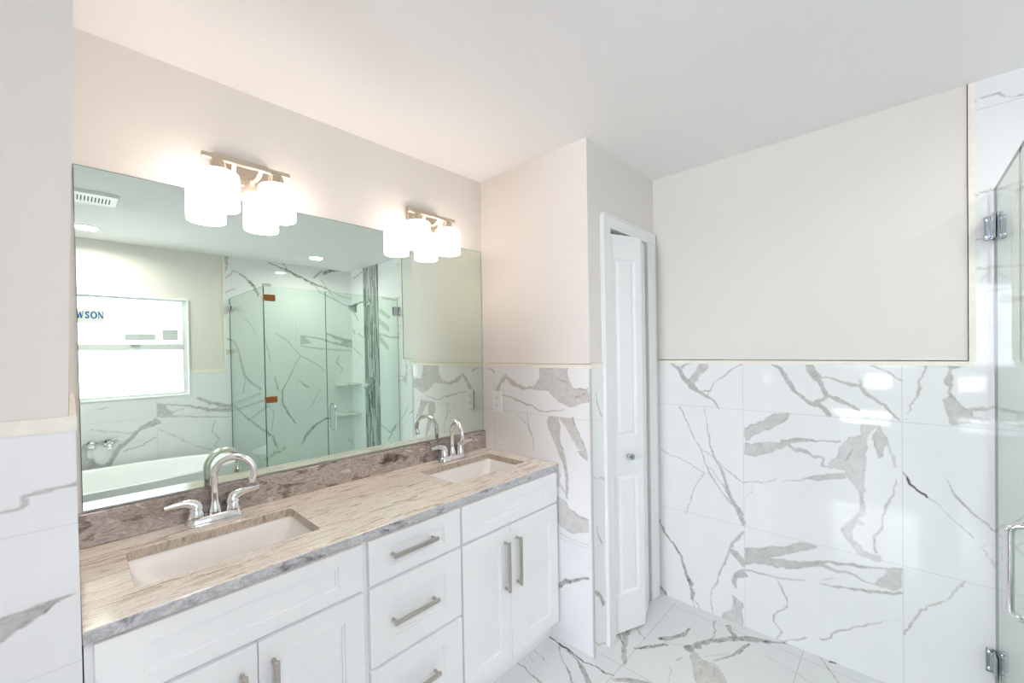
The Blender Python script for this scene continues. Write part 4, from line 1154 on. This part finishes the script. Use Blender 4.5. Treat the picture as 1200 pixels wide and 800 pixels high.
# undermount sinks
def sink(cx, cyy, w, h, label):
    s = thing('undermount_sink', label, 'sink', (cx, cyy, 0.70), 'undermount sinks in the granite')
    z = lambda q: q - 0.70
    zt = ZC - 0.0004
    rings = []
    for (ww, hh, r, zz) in ((w + 0.05, h + 0.05, 0.03, zt), (w + 0.006, h + 0.006, 0.020, zt), (w - 0.004, h - 0.004, 0.026, zt - 0.008),
                            (w - 0.040, h - 0.014, 0.034, zt - 0.045), (w - 0.095, h - 0.030, 0.045, zt - 0.085), (w - 0.15, h - 0.055, 0.055, zt - 0.112),
                            (w - 0.22, h - 0.10, 0.06, zt - 0.125), (0.09, 0.07, 0.03, zt - 0.131), (0.044, 0.044, 0.0219, zt - 0.132)):
        rings.append([(px, py, z(zz)) for px, py in rrect(ww, hh, r, 7)])
    out = [[(px, py, z(zz)) for px, py in rrect(ww, hh, r, 7)] for (ww, hh, r, zz) in
           ((0.05, 0.05, 0.0249, zt - 0.145), (w - 0.19, h - 0.08, 0.06, zt - 0.140), (w - 0.03, h - 0.01, 0.045, zt - 0.09), (w + 0.012, h + 0.012, 0.03, zt - 0.02), (w + 0.05, h + 0.05, 0.03, zt - 0.016), (w + 0.05, h + 0.05, 0.03, zt))]
    MB().loops(out + rings[1:], True, True).build('basin', M_PORC, s, angle=60)
    MB().lathe([(0.020, 0.0), (0.021, 0.002), (0.016, 0.003), (0.014, 0.0015), (0.001, 0.0015)], (0, 0, z(zt - 0.1325)), 'z', 24).build('drain', M_CHROME, s)
    return s


sink(*SINKS[0], 'white rectangular undermount sink near the wing wall')
sink(*SINKS[1], 'white rectangular undermount sink near the power outlet')


# faucets
def faucet(loc, dx, dy, label):
    f = thing('faucet', label, 'faucet', loc, 'two handled chrome faucets')
    # base plate
    rings = []
    for (w, h, z) in ((0.168, 0.056, 0.0), (0.166, 0.054, 0.012), (0.154, 0.046, 0.022), (0.148, 0.040, 0.0245)):
        rings.append([(px, py, z) for px, py in rrect(w, h, h / 2 - 0.0005, 8)])
    MB().loops(rings).build('base_plate', M_CHROME, f, angle=40)
    # spout: collar, riser and gooseneck
    mb = MB().lathe([(0.019, 0.0245), (0.0185, 0.034), (0.0165, 0.046), (0.0135, 0.058), (0.0125, 0.066)], seg=28)
    n = math.hypot(dx, dy); ux, uy = dx / n, dy / n
    R = n / 2
    zc = 0.222 - 0.0115 - R
    pts = [(0, 0, 0.05), (0, 0, 0.09), (0, 0, 0.5 * (0.09 + zc))]
    for i in range(0, 19):
        a = PI - PI * 1.04 * i / 18
        q = R + R * math.cos(a)
        pts.append((ux * q, uy * q, zc + R * math.sin(a)))
    e = pts[-1]
    pts += [(e[0] - ux * 0.003, e[1] - uy * 0.003, e[2] - 0.012), (e[0] - ux * 0.006, e[1] - uy * 0.006, e[2] - 0.024)]
    mb.tube(pts, [0.0112] * (len(pts) - 2) + [0.0112, 0.0118], 18)
    mb.lathe([(0.0128, 0.0), (0.0128, 0.012)], (e[0] - ux * 0.006, e[1] - uy * 0.006, e[2] - 0.030), seg=20)
    mb.build('spout', M_CHROME, f, angle=50)
    for s in (-1, 1):
        hub = MB().lathe([(0.0235, 0.0), (0.023, 0.01), (0.0195, 0.024), (0.0165, 0.036)], (s * 0.053, 0, 0.0235), seg=28)
        # swan-neck lever
        pts, rad, sq = [], [], []
        for t in [i / 14 for i in range(15)]:
            x = s * (0.053 + 0.082 * max(0, t - 0.18) ** 1.15 / 0.82 ** 1.15)
            z = 0.052 + 0.026 * math.sin(min(1, t * 1.7) * PI / 2) + (0.006 * max(0, t - 0.55) if s > 0 else -0.004 * max(0, t - .55))
            pts.append((x, -0.004 * t, z))
            rad.append(0.0165 * (1 - t) ** 1.6 + 0.0062)
            sq.append((1.0 - 0.35 * t, 1.0 + 0.25 * t))
        hub.tube(pts, rad, 16, squash=sq)
        hub.build('handle', M_CHROME, f, angle=60)
    return f


faucet((0.330, -0.062, ZK + 0.0005), 0.109, -0.046, 'chrome gooseneck faucet beside the sink near the wing wall')
faucet((1.360, -0.072, ZK + 0.0005), -0.040, -0.132, 'chrome gooseneck faucet beside the sink near the power outlet')

# ------------------------------------------------------------------ mirror
mir = thing('wall_mirror', 'long frameless mirror on the wall above the vanity backsplash', 'mirror', (0.83, -0.001, 0.993))
mx0, mx1, mz0, mz1 = 0.0145 - 0.83, 1.6500 - 0.83, 0.0005, 2.031 - 0.993
MB().box(mx0, mx1, 0.0, -0.0045, mz0, mz1).build('glass_edge', M_GLASSEDGE, mir, smooth=False)
MB().add([(mx0 + 0.0015, -0.0048, mz0 + 0.0015), (mx1 - 0.0015, -0.0048, mz0 + 0.0015), (mx1 - 0.0015, -0.0048, mz1 - 0.0015), (mx0 + 0.0015, -0.0048, mz1 - 0.0015)], [(0, 1, 2, 3)]).build('mirror_face', M_MIRROR, mir, smooth=False)


# ------------------------------------------------------------------ vanity lights
def vanity_light():
    v = thing('vanity_light', '', 'wall light', (0.4465, -0.0005, 2.08), 'two shade vanity lights above the mirror')
    bp = MB().loops([[(px, y, 0.036 + pz) for px, pz in rrect(w, h, 0.003, 2)] for (w, h, y) in ((0.178, 0.122, 0.0), (0.178, 0.122, -0.018), (0.174, 0.118, -0.021))])
    bp.build('backplate', M_BRNICK, v, angle=30, smooth=False)
    br = MB().box(-0.137, 0.137, -0.106, -0.088, 0.041, 0.057).build('crossbar', M_BRNICK, v, bevel=0.002, smooth=False)
    for s in (-1, 1):
        pts = [(s * 0.035, -0.018, 0.030), (s * 0.036, -0.045, 0.020), (s * 0.038, -0.068, 0.022), (s * 0.041, -0.086, 0.034), (s * 0.043, -0.096, 0.046)]
        MB().tube(pts, 0.0055, 12, squash=[(1, 1.4)] * 5).build('arm', M_BRNICK, v)
    for s in (-1, 1):
        cap = MB().lathe([(0.012, 0.0405), (0.012, 0.036), (0.021, 0.034), (0.023, 0.024), (0.023, 0.004), (0.034, 0.002), (0.034, -0.002)][::-1], (s * 0.091, -0.101, 0), seg=28)
        cap.build('socket_cup', M_BRNICK, v, angle=40)
        sh = MB().lathe([(0.034, 0.0005), (0.054, -0.0005), (0.0595, -0.004), (0.0612, -0.012), (0.0612, -0.118), (0.0605, -0.1225), (0.058, -0.1235), (0.0565, -0.120), (0.0565, -0.014), (0.052, -0.006), (0.030, -0.005)], (s * 0.091, -0.101, -0.003), seg=40, cap0=False, cap1=False)
        g = sh.build('glass_shade', M_SHADE, v, angle=60)
        g['label'] = 'glowing white drum shade'
    for z in (0.085, 0.003):
        MB().lathe([(0.005, 0.0), (0.005, 0.003), (0.002, 0.005)], (0, -0.021, z), '-y', 12).build('screw', M_BRNICK, v)
    return v


v1 = vanity_light()
v1['label'] = 'two shade nickel wall light above the mirror, over the sink near the wing wall'
v2 = copy_tree(v1)
v2.location = (1.2445, -0.0005, 2.08)
v2['label'] = 'two shade nickel wall light above the mirror, near the closet corner'

# ------------------------------------------------------------------ outlet
ot = thing('power_outlet', 'white double power outlet on the closet tile above the counter', 'outlet', (XC - 0.0042, -0.123, 1.163))
rings = [[(x, py, pz) for py, pz in rrect(w, h, 0.004, 3)] for (w, h, x) in ((0.071, 0.116, 0.0), (0.071, 0.116, -0.003), (0.066, 0.111, -0.006))]
MB().loops(rings).build('cover_plate', M_PLASTIC, ot, smooth=False)
for s in (-1, 1):
    rc = MB().loops([[(x, py, pz + s * 0.0205) for py, pz in rrect(0.033, 0.029, 0.008, 4)] for x in (-0.0055, -0.0078)]).build('receptacle', M_PLASTIC, ot, smooth=False)
    sl = MB()
    for yy in (-0.0065, 0.0065):
        sl.box(-0.0077, -0.0081, yy - 0.0012, yy + 0.0012, s * 0.0205, s * 0.0205 + 0.008)
    sl.lathe([(0.0022, 0), (0.0022, 0.0004)], (-0.0077, 0, s * 0.0205 - 0.006), '-x', 10)
    sl.build('slots', M_DARK, rc, smooth=False)

# ------------------------------------------------------------------ shower enclosure
YG, XG, ZG = -2.052, 1.098, 2.020
XDR = 1.603                     # joint between fixed pane and door
mb = MB().box(XG - 0.06, XF - 0.0045, YG - 0.05, YG + 0.05, 0.0005, 0.10).box(XG - 0.06, XG + 0.04, YB + 0.0045, YG - 0.0502, 0.0005, 0.10)
trim(10, mb, M_SHELFSTONE, 'low marble curb under the shower glass')


def pane(name, parent, x0, x1, y0, y1, z0, z1):
    mb = MB().box(x0, x1, y0, y1, z0, z1)
    th_x = (x1 - x0) < (y1 - y0)
    # the four narrow faces show the green of the glass edge
    o = mb.build(name, [M_GLASS, M_GLASSEDGE], parent, smooth=False)
    for p in o.data.polygons:
        n = p.normal
        big = abs(n.x) > 0.9 if th_x else abs(n.y) > 0.9
        p.material_index = 0 if big else 1
    return o


g = 0.008
ret = thing('shower_screen', 'clear glass return panel of the shower standing beside the bathtub', 'glass panel', (XG, (YB + YG) / 2, 0.1))
pane('glass_pane', ret, -g / 2, g / 2, (YB - YG) / 2 + 0.008, (YG - YB) / 2 - 0.006, 0.002, ZG - 0.1)
for z in (1.80, 0.25):
    y = (YB - YG) / 2 + 0.0043
    MB().box(-0.016, -0.0055, y, y + 0.045, z, z + 0.05).box(0.0055, 0.016, y, y + 0.045, z, z + 0.05).build('wall_clamp', M_CHROME, ret, bevel=0.002, smooth=False)
fix = thing('shower_screen', 'clear fixed glass panel with brown corner clamps, between return panel and shower door', 'glass panel', ((XG + XDR) / 2, YG, 0.1))
hx = (XDR - XG) / 2
pane('glass_pane', fix, -hx - 0.0045, hx - 0.003, -g / 2, g / 2, 0.002, ZG - 0.1)
for z in (1.835 - 0.1 + 0.065, 1.045 - 0.1 + 0.005):
    mb = MB().box(-hx + 0.0, -hx + 0.085, 0.0055, 0.015, z, z + 0.052).box(-hx + 0.008, -hx + 0.085, -0.015, -0.0055, z, z + 0.052)
    c = mb.build('corner_clamp', M_BRONZE, fix, bevel=0.006, smooth=False)
    c['label'] = 'brown metal corner clamp'
    MB().box(-hx - 0.017, -hx - 0.0055, -0.06, 0.015, z, z + 0.052).build('clamp_plate', M_CHROME, fix, bevel=0.003, smooth=False)
MB().box(-hx - 0.010, -hx + 0.055, -0.012, 0.012, ZG - 0.1 + 0.0005, ZG - 0.1 + 0.022).build('header_clip', M_CHROME, fix, bevel=0.003, smooth=False)
dr = thing('shower_door', 'clear glass shower door hinged on the far tiled wall', 'shower door', ((XDR + XF) / 2, YG, 0.1))
wx = (XF - XDR) / 2
pane('glass_pane', dr, -wx + 0.001, wx - 0.020, -g / 2, g / 2, 0.012, ZG - 0.1)
for z in (1.735, 0.105):
    mb = MB()
    for s in (-1, 1):
        mb.box(wx - 0.075, wx - 0.022, s * 0.0055, s * 0.0125, z, z + 0.09)
    mb.box(wx - 0.0205, wx - 0.012, -0.018, 0.018, z + 0.012, z + 0.078)
    mb.box(wx - 0.012, wx - 0.0045, -0.028, 0.028, z, z + 0.09)
    mb.tube([(wx - 0.0215, 0, z + 0.004), (wx - 0.0215, 0, z + 0.086)], 0.0065, 12)
    hg = mb.build('hinge', M_HINGE, dr, bevel=0.0015, smooth=False)
    MB().box(wx - 0.0285, wx - 0.0228, -0.0155, -0.0128, z + 0.004, z + 0.086).build('gasket', M_DARK, hg, smooth=False)
    sc = MB()
    for yy in (-0.02, 0.02):
        for zz in (0.014, 0.076):
            sc.lathe([(0.0055, 0), (0.0055, 0.002), (0.003, 0.003)], (wx - 0.0121, yy, z + zz), '-x', 10)
    sc.build('screws', M_CHROME, hg)
hxp = 1.650 - (XDR + XF) / 2
mb = MB()
for s in (-1, 1):
    pts = [(hxp, s * 0.0055, 0.885), (hxp, s * 0.035, 0.885)]
    for i in range(1, 6):
        a = PI / 2 * i / 5
        pts.append((hxp, s * (0.035 + 0.022 * math.sin(a)), 0.863 + 0.022 * math.cos(a)))
    low = [(x, y, 2 * 0.885 - 0.12 - z) for x, y, z in pts]
    low = [(x, y, 0.645 + (0.885 - z)) for x, y, z in pts]
    mb.tube(pts + low[::-1], 0.0095, 16)
mb.build('handle', M_CHROME, dr, angle=60)['label'] = 'chrome D shaped pull handle'

sh = thing('showerhead', 'chrome shower head on a bent arm above the grey strip mosaic', 'shower head', (XF - 0.0127, -2.665, 2.03))
MB().lathe([(0.032, 0.0), (0.031, 0.006), (0.016, 0.012)], (0, 0, 0), '-x', 28).build('flange', M_CHROME, sh)
MB().tube([(-0.004, 0, 0), (-0.05, -0.004, 0.004), (-0.10, -0.012, -0.004), (-0.145, -0.022, -0.03)], 0.0095, 14).build('arm', M_CHROME, sh)
hd = MB().lathe([(0.014, 0.0), (0.017, 0.014), (0.030, 0.04), (0.054, 0.070), (0.055, 0.082), (0.048, 0.085)], (0, 0, 0), 'z', 32).build('spray_head', M_HINGE, sh)
hd.location = (-0.142, -0.021, -0.026)
hd.rotation_euler = (0, math.radians(180 + 38), math.radians(8))
sv = thing('shower_valve', 'round chrome shower valve with a lever handle on the grey mosaic', 'shower valve', (XF - 0.0127, -2.672, 1.085))
MB().lathe([(0.082, 0.0), (0.080, 0.006), (0.055, 0.012), (0.045, 0.014)], (0, 0, 0), '-x', 40).build('escutcheon', M_HINGE, sv)
mb = MB().lathe([(0.027, 0.013), (0.026, 0.045), (0.020, 0.056), (0.004, 0.060)], (0, 0, 0), '-x', 28)
mb.tube([(-0.045, 0, 0), (-0.052, -0.03, -0.022), (-0.054, -0.068, -0.045)], [0.011, 0.009, 0.007], 12)
mb.build('lever', M_CHROME, sv, angle=50)
for z, lab in ((1.070, 'upper quarter round marble corner shelf in the shower'), (0.715, 'lower quarter round marble corner shelf in the shower')):
    R = 0.215
    ring = [(0, 0)] + [(-R * math.cos(a), R * math.sin(a)) for a in [PI / 2 * i / 16 for i in range(17)]]
    rings = [[(px, py, zz) for px, py in ring] for zz in (0.0, 0.022)]
    o = MB().loops(rings).build('corner_shelf', M_SHELFSTONE, None, bevel=0.003, smooth=False, loc=(XF - 0.0045, YB + 0.0045, z))
    tag(o, lab, 'shelf', 'marble corner shelves in the shower')

# ------------------------------------------------------------------ bathtub
tub = thing('bathtub', 'white oval freestanding bathtub under the bright window', 'bathtub', (0.12, -2.585, 0.0005))
def oval(a, b_, z, n=72, p=2.25):
    r = []
    for j in range(n):
        t = 2 * PI * j / n
        c, s = math.cos(t), math.sin(t)
        r.append((a * math.copysign(abs(c) ** (2 / p), c), b_ * math.copysign(abs(s) ** (2 / p), s), z))
    return r
zr = 0.545
rings = [oval(0.70, 0.31, 0.0), oval(0.725, 0.325, 0.05), oval(0.80, 0.355, 0.25), oval(0.875, 0.39, 0.45), oval(0.915, 0.415, zr - 0.02), oval(0.93, 0.425, zr - 0.008), oval(0.93, 0.425, zr),
         oval(0.915, 0.412, zr + 0.005), oval(0.885, 0.385, zr + 0.003), oval(0.873, 0.372, zr - 0.006), oval(0.845, 0.35, zr - 0.08), oval(0.78, 0.315, 0.30), oval(0.69, 0.27, 0.17), oval(0.60, 0.22, 0.125), oval(0.30, 0.10, 0.115)]
MB().loops(rings).build('tub_shell', M_TUB, tub, angle=70)
MB().lathe([(0.03, 0.0), (0.03, 0.004), (0.02, 0.006), (0.001, 0.006)], (-0.1, 0, 0.1155), 'z', 24).build('drain', M_CHROME, tub)
bt = thing('bath_tap', 'chrome wall mounted tub spout with lever above the bathtub', 'tap', (0.204, YB + 0.0042, 0.732))
MB().lathe([(0.030, 0), (0.029, 0.008), (0.018, 0.014)], (0, 0, 0), 'y', 28).build('flange', M_CHROME, bt)
MB().tube([(0, 0.006, 0), (0, 0.06, 0.004), (0, 0.11, -0.004), (0, 0.14, -0.03)], [0.017, 0.016, 0.015, 0.014], 16).build('spout', M_CHROME, bt)
MB().tube([(0, 0.02, 0.018), (0.03, 0.028, 0.026), (0.075, 0.03, 0.022)], [0.008, 0.007, 0.006], 12).build('lever', M_CHROME, bt)
bk = thing('bath_tap', 'round chrome tap handle on the tile left of the tub spout in the mirror', 'tap', (0.100, YB + 0.0042, 0.728))
MB().lathe([(0.030, 0), (0.029, 0.008), (0.016, 0.014)], (0, 0, 0), 'y', 28).build('flange', M_CHROME, bk)
MB().lathe([(0.014, 0.012), (0.014, 0.03), (0.026, 0.036), (0.028, 0.058), (0.022, 0.066), (0.002, 0.068)], (0, 0, 0), 'y', 28).build('knob', M_CHROME, bk)

# ------------------------------------------------------------------ window stickers
YS = YB - 0.004 - 0.0418          # upper pane, room side
def stroke(mb, pts, w, y):
    """flat ribbon of letter strokes, lifted slightly off the sticker"""
    for (x0, z0), (x1, z1) in zip(pts, pts[1:]):
        L = math.hypot(x1 - x0, z1 - z0); nx, nz = -(z1 - z0) / L * w / 2, (x1 - x0) / L * w / 2
        a = [(x0 + nx, z0 + nz), (x1 + nx, z1 + nz), (x1 - nx, z1 - nz), (x0 - nx, z0 - nz)]
        mb.loops([[(p, y, q) for p, q in a], [(p, y + 0.0004, q) for p, q in a]])


def letter(ch):
    """stroke lists (thick?, points) in a 1 x 1 cell with serifs"""
    if ch == 'A':
        return [(0, [(0.14, 0), (0.5, 1)]), (1, [(0.5, 1), (0.86, 0)]), (0, [(0.27, 0.34), (0.72, 0.34)]), (0, [(0.0, 0.02), (0.28, 0.02)]), (0, [(0.68, 0.02), (1.0, 0.02)])]
    if ch == 'W':
        return [(1, [(0.10, 1), (0.32, 0)]), (0, [(0.32, 0), (0.5, 0.9)]), (1, [(0.5, 0.9), (0.70, 0)]), (0, [(0.70, 0), (0.92, 1)]), (0, [(-0.02, 0.98), (0.24, 0.98)]), (0, [(0.78, 0.98), (1.04, 0.98)])]
    if ch == 'S':
        pts = [(0.80, 0.76), (0.66, 0.95), (0.42, 0.97), (0.22, 0.80), (0.30, 0.60), (0.70, 0.40), (0.80, 0.20), (0.60, 0.03), (0.36, 0.03), (0.18, 0.24)]
        return [(1, pts), (0, [(0.80, 0.70), (0.80, 1.0)]), (0, [(0.18, 0.0), (0.18, 0.30)])]
    if ch == 'O':
        return [(1, [(0.5 + 0.42 * math.cos(2 * PI * i / 18), 0.5 + 0.48 * math.sin(2 * PI * i / 18)) for i in range(19)])]
    if ch == 'N':
        return [(0, [(0.16, 0), (0.16, 1)]), (1, [(0.16, 1), (0.84, 0)]), (0, [(0.84, 0), (0.84, 1)]), (0, [(0.0, 0.98), (0.2, 0.98)]), (0, [(0.0, 0.02), (0.32, 0.02)]), (0, [(0.68, 0.98), (1.0, 0.98)])]


def sticker(x0, x1, z0, z1, mat, label):
    s = thing('window_sticker', label, 'sticker', ((x0 + x1) / 2, YS, (z0 + z1) / 2), 'stickers on the window pane')
    MB().box(x0 - (x0 + x1) / 2, x1 - (x0 + x1) / 2, 0.0002, 0.0006, -(z1 - z0) / 2, (z1 - z0) / 2).build('paper', mat, s, smooth=False)
    return s


s1 = sticker(-0.02, 0.203, 1.745, 1.865, M_PAPER, 'pale sticker with blue lettering on the upper window pane')
mb = MB()
ww = [('A', 0.036), ('W', 0.046), ('S', 0.030), ('O', 0.038), ('N', 0.036)]
x = -0.1115 + 0.0145
for ch, cwid in ww:
    for thick, pts in letter(ch):
        stroke(mb, [(x + p * cwid, -0.022 + q * 0.056) for p, q in pts], 0.0105 if thick else 0.0045, 0.0008)
    x += cwid + 0.0045
mb.build('lettering', M_BLUE, s1, smooth=False)['label'] = 'blue serif letters AWSON'
sticker(0.325, 0.532, 1.600, 1.655, M_GREYPAPER, 'long narrow grey sticker above the window meeting rail')
sticker(0.578, 0.695, 1.600, 1.700, M_GREYPAPER, 'small square grey sticker at the corner of the upper window pane')

# ------------------------------------------------------------------ ceiling fittings
vt = thing('ceiling_vent', 'white slotted exhaust vent in the ceiling', 'vent', (0.085, -1.83, H - 0.0005))
mb = MB()
W2, D2 = 0.145, 0.13
rings = [[(px, py, z) for px, py in rrect(2 * a, 2 * b_, 0.008, 3)] for (a, b_, z) in ((W2, D2, 0.0), (W2, D2, -0.006), (W2 - 0.012, D2 - 0.012, -0.016))]
mb.loops(rings)
mb.build('grille', M_PLASTIC, vt, smooth=False)
sl = MB()
for k in range(14):
    xx = -0.105 + k * 0.0155
    sl.box(xx, xx + 0.006, -0.055, 0.055, -0.0161, -0.0166)
sl.build('slots', M_DARK, vt, smooth=False)


def downlight(x, y, label, watt=DOWNLIGHT_WATT):
    d = thing('recessed_light', label, 'ceiling light', (x, y, H - 0.0005), 'round recessed ceiling lights')
    MB().lathe([(0.082, 0.0), (0.080, -0.004), (0.066, -0.007), (0.060, -0.003)], (0, 0, 0), 'z', 40, cap0=True, cap1=True).build('trim_ring', M_PLASTIC, d)
    MB().lathe([(0.0605, -0.0031), (0.055, -0.0052), (0.03, -0.0062), (0.001, -0.0064)], (0, 0, 0), 'z', 40).build('lens', M_LENS, d)
    ld = bpy.data.lights.new('downlight_lamp', 'AREA')
    ld.shape = 'DISK'
    ld.size = 0.11
    ld.spread = math.radians(165)
    ld.energy = watt
    ld.color = (1.0, 0.95, 0.89)
    lo = bpy.data.objects.new('lamp', ld)
    COL.objects.link(lo)
    lo.parent = d
    lo.location = (0, 0, -0.012)
    return d


downlight(0.10, -2.69, 'round recessed ceiling light in front of the window')
downlight(1.746, -2.593, 'round recessed ceiling light inside the shower', 0.45 * DOWNLIGHT_WATT)
